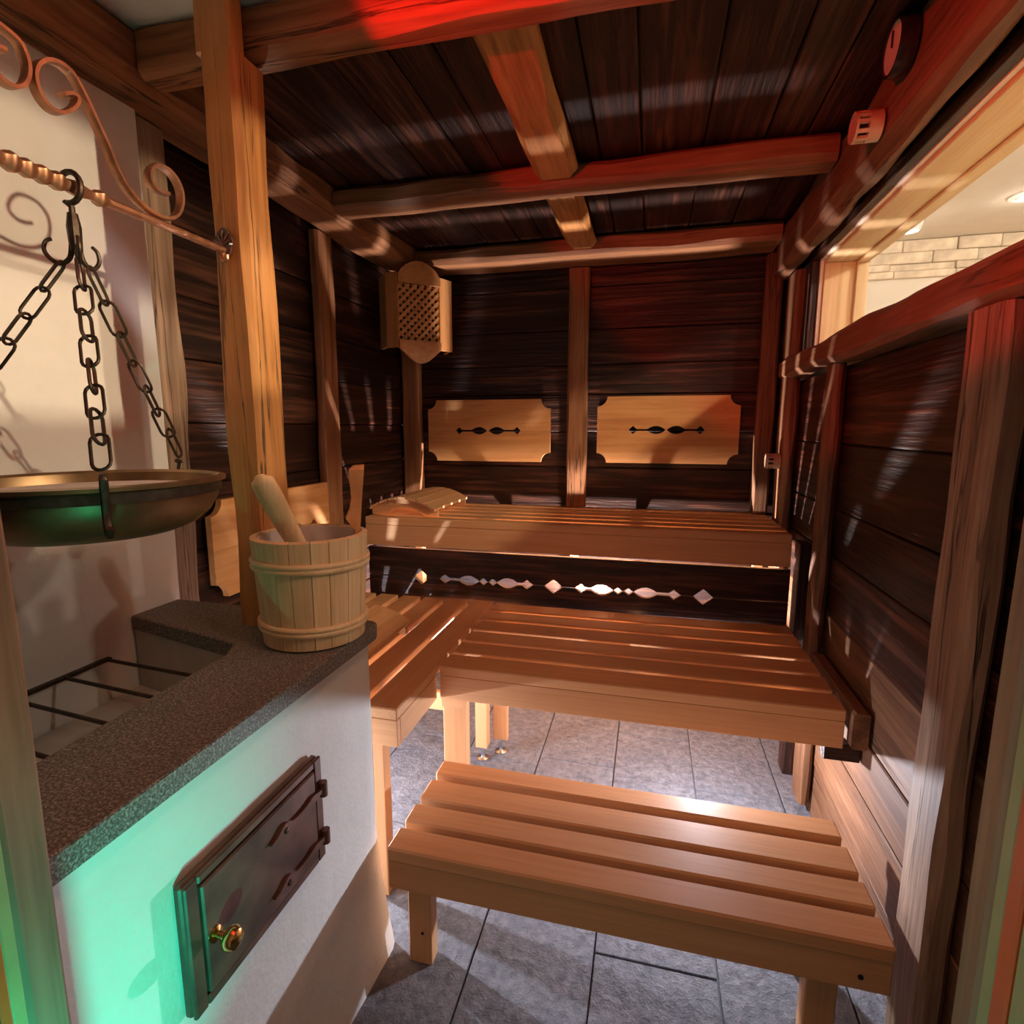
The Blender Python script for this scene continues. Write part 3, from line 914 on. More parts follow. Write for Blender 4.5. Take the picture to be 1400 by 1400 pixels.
def headrest(label, cx, cy, z, along, length, width, h=0.085):
    """curved slatted headrest: slats run along 'along'; the arch runs across"""
    root = thing('headrest', label, 'headrest', (cx, cy, z), group='wooden headrests')
    ax = 1 - along

    def P(u, v, zz):
        p = [0, 0, zz]; p[along] = (cx, cy)[along] + u; p[ax] = (cx, cy)[ax] + v
        return p

    def arch(v):
        return 0.028 + (h - 0.028) * (1 - (2 * v / width) ** 2)
    # side cheeks
    for s in (-1, 1):
        pts = []
        n = 16
        for i in range(n + 1):
            v = -width / 2 + width * i / n
            pts.append((v, arch(v)))
        low = []
        for i in range(n + 1):
            v = width / 2 - width * i / n
            q = 1 - (2 * v / (width * 0.52)) ** 2
            low.append((v, max(0.0, 0.042 * math.sqrt(q)) if q > 0 else 0.0))
        ol = pts + low
        u0, u1 = s * (length / 2 - 0.03), s * (length / 2 - 0.03) - s * 0.02
        v3 = [P(u0, a, z + b_) for a, b_ in ol] + [P(u1, a, z + b_) for a, b_ in ol]
        m = len(ol)
        mesh_obj('cheek', v3, [tuple(range(m)), tuple(range(m, 2 * m))] + [(i, (i + 1) % m, m + (i + 1) % m, m + i) for i in range(m)], BENCH[ax], root)
    ns = 7
    for i in range(ns):
        v0 = -width / 2 + width * (i + 0.06) / ns; v1 = -width / 2 + width * (i + 0.94) / ns
        z0, z1 = arch(v0), arch(v1)
        vv = []
        for u in (-length / 2, length / 2):
            vv += [P(u, v0, z + z0 + 0.001), P(u, v1, z + z1 + 0.001), P(u, v1, z + z1 + 0.013), P(u, v0, z + z0 + 0.013)]
        mesh_obj('slat', vv, [(0, 1, 2, 3), (4, 5, 6, 7), (0, 1, 5, 4), (1, 2, 6, 5), (2, 3, 7, 6), (3, 0, 4, 7)], BENCH[along], root)
    return root


headrest('arched slatted wooden headrest lying on the left end of the upper bench', -1.205, 2.775, 1.0605, 1, 0.50, 0.36)
headrest('arched slatted wooden headrest on the side bench half hidden by the bucket', -1.12, 1.80, 0.6695, 1, 0.44, 0.36)

# ------------------------------------------------------------------ sensors and clock on the right wall


def sensor(label, x, y, z, r, L):
    root = thing('sensor_cap', label, 'sensor', (x, y, z), group='slotted sensor caps')
    lathe('base', [(0, 0.0), (r, 0.0), (r, -L * 0.5), (r * 0.8, -L * 0.5), (0, -L * 0.5)], (x, y, z), BOXW, root, 28, axis=0)
    lathe('core', [(0, -L * 0.5 - 0.0005), (r * 0.55, -L * 0.5 - 0.0005), (r * 0.55, -L * 0.88), (0, -L * 0.88)], (x, y, z), BLACK, root, 20, axis=0)
    lathe('end_ring', [(r, -L * 0.9), (r, -L), (r * 0.72, -L), (r * 0.72, -L * 0.9)], (x, y, z), BOXW, root, 28, axis=0, close=True)
    for k in range(10):
        a = 2 * PI * k / 10
        c = Vector((0, math.cos(a), math.sin(a))); sd = Vector((0, -math.sin(a), math.cos(a)))
        vv = []
        for xx in (x - L * 0.5, x - L * 0.9):
            for rr, ss in ((0.76, -0.13), (0.99, -0.13), (0.99, 0.13), (0.76, 0.13)):
                p = Vector((xx, y, z)) + c * r * rr + sd * r * ss
                vv.append(p)
        mesh_obj('rib', vv, [(0, 1, 2, 3), (4, 5, 6, 7), (0, 1, 5, 4), (1, 2, 6, 5), (2, 3, 7, 6), (3, 0, 4, 7)], BOXW, root)
    for k in range(-3, 4):
        yy = k * r * 0.2; hz = math.sqrt(max(0, (0.7 * r) ** 2 - yy ** 2))
        box('grille_bar', (x - L * 0.97, y + yy - r * 0.05, z - hz), (x - L * 0.92, y + yy + r * 0.05, z + hz), BOXW, root, 0)
    return root


sensor('beige slotted sensor cap on the beam above the window, near the ceiling', 0.54, 1.725, 2.268, 0.036, 0.062)
sensor('small beige slotted sensor cap low on the corner post beside the upper bench', 0.60, 2.86, 1.345, 0.036, 0.06)

ck = thing('wall_clock', 'round dark-rimmed dial seen edge-on near the ceiling above the window', 'gauge', (0.54, 1.58, 2.365))
lathe('case', [(0, -0.001), (0.06, -0.001), (0.062, -0.018), (0.058, -0.036), (0.052, -0.036), (0.052, -0.030), (0, -0.030)], (0.54, 1.58, 2.365), CLOCKR, ck, 36, axis=0)
lathe('dial', [(0, -0.0305), (0.051, -0.0305), (0.051, -0.0325), (0, -0.0325)], (0.54, 1.58, 2.365), CLOCKF, ck, 32, axis=0)
box('pointer', (0.503, 1.5785, 2.365), (0.5065, 1.5815, 2.40), CLOCKR, ck, 0)

# ------------------------------------------------------------------ masonry stove
sv = thing('masonry_stove', 'white plastered masonry stove with an iron firebox door', 'stove', (-1.0, 0.8, 0))
XS = -0.695
# front wall with soft hand-plastered face and a flared foot
vv, ff = [], []
ny, nz = 46, 48
y0s, y1s = 0.304, 1.242


def stove_pt(y, z, tt):
    fl_ = max(0.0, 1 - z / 0.42)
    y2 = y + (0.045 * fl_ ** 1.2) * max(0, tt)
    xb = XS + 0.004 * mnoise.noise(Vector((y * 3, z * 3, 0.3))) + 0.0015 * mnoise.noise(Vector((y * 17, z * 17, 5)))
    xb += 0.022 * (fl_ ** 1.3) * max(0, (tt - 0.55) / 0.45)
    return Vector((xb, y2, z))


for i in range(ny + 1):
    tt = i / ny
    for k in range(nz + 1):
        z = 0.9595 * k / nz
        y = y0s + (y1s - y0s) * tt
        p = stove_pt(y, z, tt)
        if i == ny: p.x -= 0.006
        vv.append(p)
for i in range(ny):
    for k in range(nz):
        a = i * (nz + 1) + k
        ff.append((a, a + 1, a + nz + 2, a + nz + 1))
# far end face
base = len(vv)
for s in range(7):
    for k in range(nz + 1):
        z = 0.9595 * k / nz
        p = stove_pt(y1s, z, 1.0)
        xx = p.x - 0.006 - (s / 6) * (p.x - 0.006 + 1.34)
        vv.append(Vector((xx, p.y + (0.004 if s else 0.0) + 0.003 * mnoise.noise(Vector((xx * 5, z * 5, 9))), z)))
for s in range(6):
    for k in range(nz):
        a = base + s * (nz + 1) + k
        ff.append((a, a + 1, a + nz + 2, a + nz + 1))
mesh_obj('stove_face', vv, ff, STOVEP, sv, smooth=50)
# inner core: L of masonry around the fire pit
prism('stove_core', [(-0.705, 0.304), (-0.705, 1.235), (-1.338, 1.235), (-1.338, 1.135), (-0.935, 1.045), (-0.905, 0.985), (-0.885, 0.304)], 2, 0.0, 0.9595, DULLP, sv)
prism('pit_floor', [(-0.886, 0.304), (-0.906, 0.986), (-0.936, 1.046), (-1.338, 1.134), (-1.338, 0.304)], 2, 0.62, 0.80, DULLP, sv)
# firebox door
fd = box('door_frame', (-0.693, 0.622, 0.538), (-0.677, 0.985, 0.776), IRONR, sv, 0.004)
box('frame_rim', (-0.6768, 0.622, 0.538), (-0.668, 0.648, 0.776), IRONR, fd, 0.003)
box('frame_rim', (-0.6768, 0.960, 0.538), (-0.668, 0.985, 0.776), IRONR, fd, 0.003)
box('frame_rim', (-0.6768, 0.6485, 0.538), (-0.668, 0.9595, 0.556), IRONR, fd, 0.003)
box('frame_rim', (-0.6768, 0.6485, 0.760), (-0.668, 0.9595, 0.776), IRONR, fd, 0.003)
dp = box('door_plate', (-0.6765, 0.651, 0.559), (-0.665, 0.957, 0.757), IRONR, sv, 0.003)
for zc in (0.705, 0.592):
    # leaf-shaped hinge strap
    pts = []
    for i in range(25):
        u = i / 24
        y = 0.805 + u * 0.165
        wv = 0.0015 + 0.013 * math.exp(-((u - 0.25) / 0.11) ** 2) + 0.005 * math.exp(-((u - 0.8) / 0.1) ** 2) + 0.003 * u
        pts.append((y, wv))
    ol = [(y, zc + w_) for y, w_ in pts] + [(y, zc - w_) for y, w_ in reversed(pts)]
    h = prism('hinge_strap', ol, 0, -0.6648, -0.657, IRONR, sv, smooth=30)
    lathe('hinge_knuckle', [(0, -0.016), (0.009, -0.016), (0.009, 0.016), (0, 0.016)], (-0.66, 0.976, zc), IRONR, h, 14, axis=2)
    lathe('rivet', [(0.006, 0.0), (0.005, 0.003), (0.0, 0.0045)], (-0.657, 0.847, zc), IRONB, h, 12, axis=0)
lathe('door_knob', [(0.0, 0.0), (0.013, 0.0), (0.013, 0.004), (0.006, 0.007), (0.006, 0.018), (0.012, 0.021), (0.018, 0.028), (0.019, 0.035), (0.015, 0.043), (0.007, 0.047), (0.0, 0.048)], (-0.665, 0.668, 0.655), BRASSK, dp, 28, axis=0)

for o_ in list(sv.children):
    if o_.name.split('.')[0] in ('door_frame', 'door_plate', 'hinge_strap'):
        o_.location += Vector((0, -0.022, 0.024))

# stone ledge
cnt = [(-0.668, 0.304), (-0.668, 1.225), (-0.675, 1.245), (-0.69, 1.255), (-0.95, 1.275), (-1.342, 1.284), (-1.342, 1.132), (-0.935, 1.036), (-0.905, 0.978), (-0.872, 0.304)]
cp_ = prism('stone_ledge', cnt, 2, 0.96, 1.0, GRANITE, None, bev=0.003)
tag(cp_, 'rough grey granite ledge capping the white stove', 'ledge')

# grate in the pit
gr = thing('fire_grate', 'black wire grate lying in the fire pit below the hanging bowl', 'grate', (-1.1, 0.75, 0.92))
rod = circle(0.0045, 6)
gx0, gx1, gy0, gy1 = -1.318, -0.915, 0.36, 1.02
sweep('frame_bar', [(gx0, gy0, 0.92), (gx0, gy1 + 0.02, 0.92)], [(-0.007, -0.004), (0.007, -0.004), (0.007, 0.004), (-0.007, 0.004)], IRONB, gr)
sweep('frame_bar', [(gx1, gy0, 0.92), (gx1, 0.93, 0.92)], rod, IRONB, gr)
y = gy1
sl = -0.09
for k, y in enumerate((1.03, 0.925, 0.815, 0.70, 0.585, 0.47, 0.36)):
    sweep('cross_bar', [(gx0 + 0.008, y, 0.92), (gx1 - 0.005 if k else -0.97, y + sl * (0.4 if k else 0.3), 0.92)], rod, IRONB, gr)
for y in (0.365, 0.9):
    sweep('support_foot', [(gx1, y, 0.8005), (gx1, y, 0.9155)], rod, IRONB, gr)
ab = thing('ash_tray', 'black open ash tray in the bottom of the fire pit', 'tray', (-0.99, 0.62, 0.8005))
box('tray_floor', (-1.09, 0.40, 0.8005), (-0.90, 0.80, 0.806), BLACK, ab, 0.001)
for lo, hi in (((-1.09, 0.40, 0.8065), (-1.084, 0.80, 0.84)), ((-0.906, 0.40, 0.8065), (-0.90, 0.80, 0.84)), ((-1.0835, 0.794, 0.8065), (-0.9065, 0.80, 0.84)), ((-1.0835, 0.40, 0.8065), (-0.9065, 0.406, 0.84))):
    box('tray_side', lo, hi, IRONB, ab, 0.001)
nz_ = thing('gas_nozzle', 'small black nozzle on a pale pipe inside the fire pit', 'nozzle', (-0.96, 0.95, 0.85))
lathe('nozzle', [(0, -0.03), (0.02, -0.03), (0.024, -0.01), (0.024, 0.02), (0, 0.02)], (-0.975, 0.95, 0.87), BLACK, nz_, 18)
sweep('pipe', [(-0.975, 0.93, 0.83), (-0.975, 0.85, 0.825), (-0.99, 0.80, 0.822), (-1.0, 0.79, 0.806)], circle(0.009, 8), DULLP, nz_)

# ------------------------------------------------------------------ iron bracket with scrolls
br = thing('scroll_bracket', 'coppery wrought-iron bracket bar with scrolls, fixed to the honey post', 'bracket', (-0.97, 1.146, 1.905))
BX, BZ = -0.97, 1.905
ring = []
def bar_r(y):
    r = 0.0085
    for c, wd, a in ((0.655, 0.03, 0.010), (0.700, 0.008, 0.009), (0.722, 0.009, 0.009), (0.745, 0.009, 0.009), (0.768, 0.009, 0.009), (0.80, 0.02, 0.006), (0.842, 0.008, 0.008)):
        r += a * math.exp(-((y - c) / wd) ** 2)
    return r
vv, ff = [], []
ys = [0.304 + (1.14 - 0.304) * i / 240 for i in range(241)]
for y in ys:
    r_ = bar_r(y)
    tw = 0.0
    if y > 0.99: tw = (y - 0.99) * 22
    for k in range(8):
        a = 2 * PI * k / 8 + PI / 8 + tw
        q = r_ if k % 2 == 0 else r_ * (0.86 if y < 0.86 else 1.0)
        if y >= 0.86:      # square bar
            c_, s_ = math.cos(2 * PI * k / 8 + PI / 8), math.sin(2 * PI * k / 8 + PI / 8)
            sc = 0.0075 / max(abs(c_), abs(s_))
            px, pz = c_ * sc, s_ * sc
            px, pz = px * math.cos(tw) - pz * math.sin(tw), px * math.sin(tw) + pz * math.cos(tw)
        else:
            px, pz = q * math.cos(a), q * math.sin(a)
        vv.append((BX + px, y, BZ + pz))
for i in range(240):
    for k in range(8):
        k2 = (k + 1) % 8
        ff.append((i * 8 + k, i * 8 + k2, i * 8 + 8 + k2, i * 8 + 8 + k))
ff.append(tuple(range(8))); ff.append(tuple(range(240 * 8, 241 * 8)))
mesh_obj('bar', vv, ff, COPIRON, br, smooth=35)
SC1 = [(0.993, 1.97), (0.976, 1.966), (0.962, 1.968), (0.951, 1.98), (0.955, 1.998), (0.969, 2.013), (0.99, 2.017), (1.01, 2.011), (1.024, 1.993), (1.026, 1.969), (1.016, 1.943), (0.999, 1.927), (0.976, 1.919), (0.954, 1.919), (0.931, 1.925), (0.91, 1.936), (0.893, 1.951), (0.878, 1.975), (0.865, 2.005), (0.851, 2.03), (0.838, 2.055), (0.825, 2.076), (0.812, 2.09), (0.795, 2.094), (0.775, 2.088), (0.759, 2.073), (0.751, 2.054), (0.752, 2.036), (0.759, 2.022), (0.772, 2.014), (0.789, 2.017), (0.807, 2.032), (0.817, 2.047), (0.817, 2.056), (0.807, 2.056), (0.794, 2.048)]
SC2 = [(0.711, 2.064), (0.699, 2.062), (0.687, 2.053), (0.681, 2.036), (0.688, 2.025), (0.706, 2.017), (0.721, 2.019), (0.733, 2.03), (0.741, 2.05), (0.741, 2.07), (0.732, 2.088), (0.71, 2.095), (0.683, 2.097), (0.644, 2.088), (0.60, 2.06), (0.56, 2.01), (0.53, 1.95), (0.50, 1.92)]


def smooth_path(p, n=4):
    out = []
    for i in range(len(p) - 1):
        p0 = Vector(p[max(i - 1, 0)]); p1 = Vector(p[i]); p2 = Vector(p[i + 1]); p3 = Vector(p[min(i + 2, len(p) - 1)])
        for k in range(n):
            u = k / n
            out.append(0.5 * ((2 * p1) + (-p0 + p2) * u + (2 * p0 - 5 * p1 + 4 * p2 - p3) * u * u + (-p0 + 3 * p1 - 3 * p2 + p3) * u ** 3))
    out.append(Vector(p[-1]))
    return out


flat = [(-0.009, -0.0028), (0.009, -0.0028), (0.009, 0.0028), (0.003, 0.0045), (-0.003, 0.0045), (-0.009, 0.0028)]
for SC in (SC1, SC2):
    pts = [(BX, p[0], p[1]) for p in smooth_path([Vector(q) for q in SC])]
    sweep('scroll', pts, flat, COPIRON, br, side=(1, 0, 0), smooth=50)
# shell-shaped rosette on the post
ol = []
for i in range(61):
    a = -0.35 * PI / 2 + (PI + 0.35 * PI) * i / 60
    r_ = 0.026 * (1 + 0.16 * abs(math.cos(2.5 * (a - PI / 2)))) * (0.75 + 0.25 * max(0, math.sin(a)))
    ol.append((BX + r_ * math.cos(a), BZ + 0.012 + 1.25 * r_ * math.sin(a)))
ol += [(BX - 0.008, BZ - 0.016), (BX + 0.008, BZ - 0.016)]
ro = prism('rosette', ol, 1, 1.1405, 1.1455, IRONR, br, smooth=30)
for k in range(5):
    a = PI * (0.12 + 0.19 * k)
    sweep('rosette_rib', [(BX, 1.140, BZ + 0.012), (BX + 0.015 * math.cos(a), 1.1375, BZ + 0.012 + 0.019 * math.sin(a)), (BX + 0.026 * math.cos(a), 1.1395, BZ + 0.012 + 0.031 * math.sin(a))], circle(0.0025, 6), IRONR, ro)
lathe('screw', [(0, 0.0), (0.004, 0.0), (0.003, -0.002), (0, -0.0025)], (BX + 0.02, 1.1404, BZ + 0.012), STEEL, ro, 10, axis=1)
sweep('end_hook', smooth_path([Vector(q) for q in [(BX, 1.139, BZ - 0.004), (BX, 1.137, BZ - 0.016), (BX + 0.004, 1.134, BZ - 0.024), (BX + 0.012, 1.134, BZ - 0.022), (BX + 0.013, 1.134, BZ - 0.012)]]), circle(0.005, 8), COPIRON, br)

# ------------------------------------------------------------------ hanging bowl on three chains
HX, HY = -0.97, 0.79
hk = thing('triple_hook', 'dark forged three-armed hook hanging over the bracket bar', 'hook', (HX, HY, 1.86))
hr = circle(0.0048, 8)
loop = []
for i in range(17):
    a = -0.75 * PI + 1.5 * PI * i / 16
    loop.append((HX + 0.024 * math.cos(a - PI / 2 + 1.2), HY, BZ - 0.004 + 0.024 * math.sin(a - PI / 2 + 1.2)))
loop = []
for i in range(15):
    a = math.radians(150 - 270 * i / 14)
    loop.append((HX + 0.0245 * math.cos(a), HY, BZ - 0.002 + 0.0245 * math.sin(a)))
loop += [(HX + 0.0, HY, 1.872), (HX, HY, 1.855)]
sweep('top_loop', loop, hr, IRONB, hk, up0=(0, 1, 0))
sweep('shank', [(HX, HY, 1.862), (HX, HY, 1.84), (HX, HY, 1.80)], circle(0.011, 8), IRONB, hk, taper=[0.7, 1, 0.85], up0=(1, 0, 0))
BC = Vector((-0.97, 0.765)); BR = 0.214; BRZ = 1.41
angs = [math.radians(97), math.radians(-34), math.radians(217)]
hub_tip = []
for a in angs:
    d = Vector((math.cos(a), math.sin(a), 0))
    c0 = Vector((HX, HY, 0))
    pts = [c0 + d * 0.006 + Vector((0, 0, 1.81)), c0 + d * 0.010 + Vector((0, 0, 1.79)), c0 + d * 0.022 + Vector((0, 0, 1.779)), c0 + d * 0.036 + Vector((0, 0, 1.783)), c0 + d * 0.045 + Vector((0, 0, 1.797)), c0 + d * 0.042 + Vector((0, 0, 1.812)), c0 + d * 0.033 + Vector((0, 0, 1.817))]
    sp = smooth_path(pts)
    sweep('hook_arm', sp, circle(0.0045, 8), IRONB, hk, taper=[1.0 - 0.35 * i / (len(sp) - 1) for i in range(len(sp))])
    hub_tip.append(c0 + d * 0.024 + Vector((0, 0, 1.776)))
# link mesh
LK, LWd, LR = 0.063, 0.0125, 0.0028
path = []
for i in range(7):
    a = PI * i / 6
    path.append(Vector((LWd * math.cos(a), 0, LK / 2 - LWd + LWd * math.sin(a))))
for i in range(7):
    a = PI + PI * i / 6
    path.append(Vector((LWd * math.cos(a), 0, -LK / 2 + LWd + LWd * math.sin(a))))
tmp = sweep('link_master', path, circle(LR, 6), IRONB, None, up0=(0, 1, 0), closed=True)
link_me = tmp.data
bpy.data.objects.remove(tmp)
names = ['far', 'front', 'near left']
labs = ['dark iron chain from the triple hook to the far rim of the bowl', 'dark iron chain hanging in front of the bowl, middle of the three', 'dark iron chain running to the left rim, leaving the picture at the left']
for i, a in enumerate(angs):
    d = Vector((math.cos(a), math.sin(a), 0))
    top = hub_tip[i] + Vector((0, 0, 0.003))
    bot = Vector((BC.x, BC.y, 0)) + d * (BR + 0.016) + Vector((0, 0, BRZ + 0.037))
    ct = thing('bowl_chain', labs[i], 'chain', top, group='chains of the hanging bowl')
    v = bot - top
    L = v.length
    pitch_l = LK - 4.2 * LR
    n = round(L / pitch_l)
    step = L / n
    q0 = Vector((0, 0, -1)).rotation_difference(v.normalized())
    for k in range(n):
        o = bpy.data.objects.new('link', link_me)
        col.objects.link(o)
        o.parent = ct
        sag = -0.012 * math.sin(PI * (k + 0.5) / n)
        o.location = v * ((k + 0.5) / n) + Vector((0, 0, sag))
        o.rotation_mode = 'QUATERNION'
        o.rotation_quaternion = q0 @ Quaternion((0, 0, 1), math.radians((0 if k % 2 else 90) + 25 + 9 * math.sin(k * 1.7 + i)))
        o.scale = (1, 1, step / pitch_l)
bw = thing('fire_bowl', 'shallow aged brass bowl hanging on chains over the stove pit', 'bowl', (BC.x, BC.y, 1.31))
prof = [(0.0, 1.312), (0.10, 1.312), (0.135, 1.316), (0.165, 1.328), (0.188, 1.348), (0.202, 1.372), (0.206, 1.392), (0.2065, 1.4), (0.217, 1.405), (0.2175, 1.411), (0.206, 1.413), (0.200, 1.408), (0.1985, 1.392), (0.192, 1.37), (0.178, 1.35), (0.155, 1.334), (0.10, 1.324), (0.0, 1.324)]
lathe('dish', [(r_, z - 1.31) for r_, z in prof], (BC.x, BC.y, 1.31), BRASS, bw, 64)
lathe('rim_band', [(0.2072, 0.075), (0.2095, 0.075), (0.2095, 0.0945), (0.2072, 0.0945)], (BC.x, BC.y, 1.31), IRONB, bw, 64, close=True)
for a in angs:
    d = Vector((math.cos(a), math.sin(a), 0))
    c0 = Vector((BC.x, BC.y, 0))
    pts = [c0 + d * 0.221 + Vector((0, 0, 1.430)), c0 + d * 0.230 + Vector((0, 0, 1.427)), c0 + d * 0.226 + Vector((0, 0, 1.412)), c0 + d * 0.222 + Vector((0, 0, 1.39)), c0 + d * 0.219 + Vector((0, 0, 1.365)), c0 + d * 0.226 + Vector((0, 0, 1.345)), c0 + d * 0.240 + Vector((0, 0, 1.342)), c0 + d * 0.250 + Vector((0, 0, 1.355))]
    sweep('rim_hook', smooth_path(pts), circle(0.0045, 8, 0.006), IRONB, bw, taper=None)
lathe('sand_fill', [(0, 0.075), (0.196, 0.075), (0.196, 0.080), (0.1, 0.086), (0, 0.088)], (BC.x, BC.y, 1.31), DULLP, bw, 40)

# ------------------------------------------------------------------ bucket and ladle
BK = Vector((-0.778, 1.13)); z0b, z1b = 1.0005, 1.256
bk = thing('bucket', 'pale wooden stave bucket with double hoops standing on the stone ledge', 'bucket', (BK.x, BK.y, z0b))


def brad(z):
    return 0.1165 + (0.1315 - 0.1165) * (z - z0b) / (z1b - z0b)


NS = 17
rnd = random.Random(5)
edges = [0]
for k in range(NS): edges.append(edges[-1] + rnd.uniform(0.7, 1.3))
edges = [e / edges[-1] * 2 * PI + 0.3 for e in edges]
ga = 0.006
for k in range(NS):
    a0, a1 = edges[k] + ga, edges[k + 1] - ga
    vv, ff = [], []
    m = 4
    for i in range(m + 1):
        a = a0 + (a1 - a0) * i / m
        for z, t_ in ((z0b, 0), (z0b, 0.015), (z1b, 0.013), (z1b, 0)):
            r_ = brad(z) - t_
            vv.append((BK.x + r_ * math.cos(a), BK.y + r_ * math.sin(a), z + (0.004 if t_ == 0 and z == z0b else 0) - (0.003 if t_ == 0 and z == z1b else 0)))
    for i in range(m):
        for q in range(4):
            ff.append((i * 4 + q, i * 4 + (q + 1) % 4, i * 4 + 4 + (q + 1) % 4, i * 4 + 4 + q))
    ff += [(0, 1, 2, 3), (m * 4, m * 4 + 1, m * 4 + 2, m * 4 + 3)]
    mesh_obj('stave', vv, ff, PALE[2], bk, smooth=30)
for zh in (1.041, 1.053, 1.186, 1.199):
    r_ = brad(zh) + 0.003
    pts = [(BK.x + r_ * math.cos(2 * PI * i / 48), BK.y + r_ * math.sin(2 * PI * i / 48), zh + 0.003 * math.sin(2 * PI * i / 48 + zh * 40)) for i in range(48)]
    sweep('hoop', pts, [(-0.0035, -0.006), (0.002, -0.006), (0.0045, -0.002), (0.0045, 0.002), (0.002, 0.006), (-0.0035, 0.006)], PALE[0], bk, closed=True, up0=(0, 0, 1))
lathe('liner', [(0.1165, 0.25), (0.112, 0.25), (0.1, 0.03), (0, 0.03), (0, 0.028), (0.1012, 0.028), (0.1165, 0.246)], (BK.x, BK.y, z0b), LINER, bk, 40)
lathe('water', [(0, 0.205), (0.108, 0.205), (0.108, 0.2), (0, 0.2)], (BK.x, BK.y, z0b), WATER, bk, 40)
# tall handle stave
aH = math.radians(33)
hd = Vector((math.cos(aH), math.sin(aH), 0)); hs = Vector((-hd.y, hd.x, 0))
hc = Vector((BK.x, BK.y, 0))
prof_h = [(1.20, 0.024), (1.258, 0.024), (1.285, 0.019), (1.31, 0.0145), (1.335, 0.0135), (1.36, 0.0155), (1.385, 0.0185), (1.402, 0.019), (1.412, 0.013), (1.414, 0.004)]
vv, ff = [], []
for z, wv in prof_h:
    r1 = brad(min(z, z1b)) - 0.0175
    th = wv * 1.8
    if z < 1.262: th = 0.012
    lean = (z - 1.258) * 0.10 if z > 1.258 else 0
    for s, q in ((-1, 0), (1, 0), (1, 1), (-1, 1)):
        p = hc + hd * (r1 + lean - th * (1 - q)) + hs * (wv * s)
        vv.append((p.x, p.y, z))
for i in range(len(prof_h) - 1):
    for k in range(4):
        k2 = (k + 1) % 4
        ff.append((i * 4 + k, i * 4 + k2, i * 4 + 4 + k2, i * 4 + 4 + k))
ff += [(0, 1, 2, 3), tuple(range(len(prof_h) * 4 - 4, len(prof_h) * 4))]
hdl = mesh_obj('handle', vv, ff, PINE[2], bk)
hdl['label'] = 'upright waisted wooden handle'

ld = thing('ladle', 'wooden ladle with a thick rounded handle leaning in the bucket', 'ladle', (-0.80, 1.12, 1.20))
A = Vector((-0.838, 1.045, 1.392)); B = Vector((-0.806, 1.105, 1.245)); C = Vector((-0.79, 1.13, 1.19))
axl = (A - B).normalized()
pts, tp = [], []
for u, s in ((0.0, 0.30), (0.012, 0.62), (0.035, 0.88), (0.08, 1.0), (0.25, 1.05), (0.6, 1.0), (0.85, 0.92), (1.0, 0.86), (1.2, 0.8)):
    pts.append(A + (B - A) * u + axl * 0.006 * (1 if u < 0.01 else 0)); tp.append(s)
sweep('handle', pts, [(0.027 * math.cos(2 * PI * k / 14), 0.017 * math.sin(2 * PI * k / 14)) for k in range(14)], PALE[2], ld, taper=tp, up0=(0.2, -1, 0.2))
lathe('ladle_bowl', [(0, -0.03), (0.03, -0.028), (0.045, -0.01), (0.047, 0.012), (0.043, 0.012), (0.04, -0.006), (0.025, -0.02), (0, -0.022)], (-0.775, 1.14, 1.15), PALE[0], ld, 24)

# ------------------------------------------------------------------ lamps of the sauna


def bench_lamp(label, loc, power, plate_dir, uplight=False):
    root = thing('bench_lamp', label, 'lamp', loc, group='lamps under the benches')
    x, y, z = loc
    p = Vector(plate_dir)
    a = 0 if abs(p.x) > 0.5 else (1 if abs(p.y) > 0.5 else 2)
    sgn = 1 if p[a] > 0 else -1
    lathe('base_plate', [(0, 0.028 * sgn), (0.03, 0.028 * sgn), (0.03, 0.022 * sgn), (0.012, 0.02 * sgn), (0, 0.02 * sgn)], loc, LAMPW, root, 20, axis=a)
    if uplight:      # open cup that throws its light upwards only
        lathe('cup', [(0, -0.03), (0.03, -0.03), (0.03, -0.012), (0.027, -0.012), (0.027, -0.027), (0, -0.027)], loc, LAMPW, root, 20)
        l = light('bench_lamp_light', 'SPOT', (0, 0, 0.0), power, (0.80, 0.86, 1.0), shadow_soft_size=0.022, spot_size=math.radians(165), spot_blend=0.1, dir=(0, 0, 1))
        l.data.color = (1.0, 0.88, 0.84)
    else:
        l = light('bench_lamp_light', 'POINT', (0, 0, 0), power, (0.80, 0.86, 1.0), shadow_soft_size=0.012)
    l.parent = root
    return root


bench_lamp('small white lamp on the left wall under the side bench', (-1.385, 1.58, 0.35), BENCH_W * 1.6, (-1, 0, 0))
bench_lamp('small white lamp under the upper bench near the back wall', (-0.30, 2.90, 0.42), BENCH_W * 8, (0, 1, 0), True)
bench_lamp('small white lamp under the lower bench', (0.22, 1.965, 0.43), BENCH_W * 0.85, (0, 0, 1))

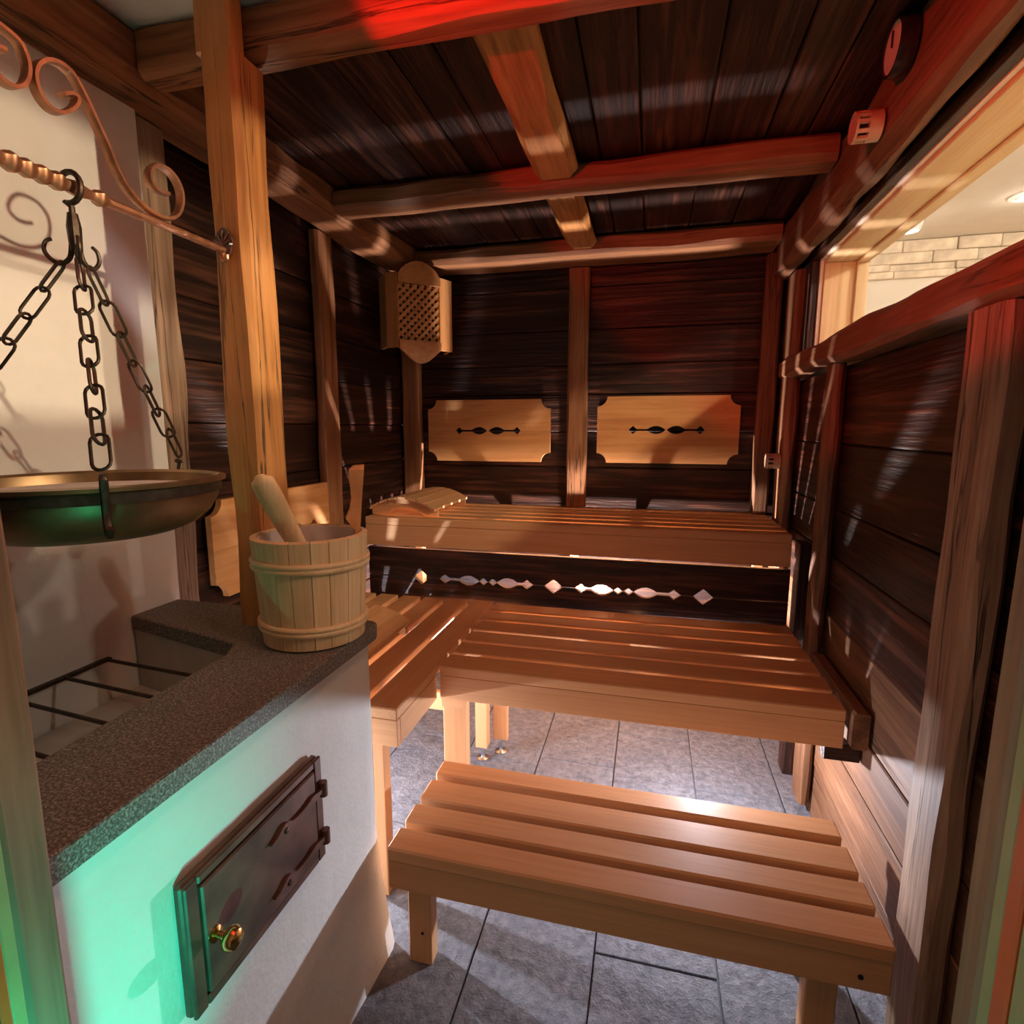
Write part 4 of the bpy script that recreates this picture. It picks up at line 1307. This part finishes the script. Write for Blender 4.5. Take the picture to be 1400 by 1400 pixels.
rl = thing('colour_lamp', 'red colour-therapy ceiling lamp in front of the nearest beam', 'lamp', (-0.58, 0.45, 2.15), group='colour lamps')
lathe('housing', [(0, 0.304), (0.035, 0.304), (0.035, 0.05), (0.03, 0.045), (0, 0.045)], (-0.58, 0.45, 2.15), CLOCKR, rl, 20)
l = light('colour_lamp_light', 'SPOT', (0, 0, 0.01), RED_W, (1.0, 0.012, 0.008), spot_size=math.radians(100), spot_blend=0.12, shadow_soft_size=0.01, dir=(0.654, 0.605, 0.454))
l.parent = rl
wl_ = thing('warm_fill_lamp', 'added unseen warm fill lamp above the doorway', 'lamp', (0.20, 0.62, 2.40))  # added out of view to brighten the stove side and the step
lathe('housing', [(0, 0.054), (0.05, 0.054), (0.05, 0.03), (0, 0.03)], (0.20, 0.62, 2.40), LAMPW, wl_, 24)
l = light('warm_fill_light', 'SPOT', (0, 0, -0.02), WARM_W, (1.0, 0.66, 0.38), shadow_soft_size=0.06, spot_size=math.radians(100), spot_blend=0.9, dir=(-0.30, 0.10, -0.95))
l.parent = wl_



def green_spot(label, loc, d, power, cone, blend):
    root = thing('colour_lamp', label, 'lamp', loc, group='colour lamps')
    x, y, z = loc
    lathe('housing', [(0, -0.045), (0.022, -0.045), (0.022, -0.02), (0, -0.02)], loc, CLOCKR, root, 20)
    box('stand', (x - 0.006, y - 0.006, 0.0), (x + 0.006, y + 0.006, z - 0.0455), CLOCKR, root, 0.001)
    l = light('colour_lamp_light', 'SPOT', (0, 0, 0), power, (0.02, 0.95, 0.60), spot_size=math.radians(cone), spot_blend=blend, shadow_soft_size=0.01, dir=d)
    l.parent = root


green_spot('green spot lamp in the doorway lighting the stove front', (-0.10, 0.05, 0.45), (-0.85, 0.46, 0.36), GREEN_W, 56, 0.8)
green_spot('added small green fill spot tinting the left door jamb', (-0.33, 0.20, 0.93), (-0.133, 0.085, 0.12), 1.7, 86, 0.9)  # extra lamp, added only to turn this jamb green
green_spot('added small green fill spot tinting the right door jamb', (0.05, 0.20, 0.90), (0.12, 0.085, 0.16), 0.7, 80, 0.9)  # likewise added, for a little green on the other jamb
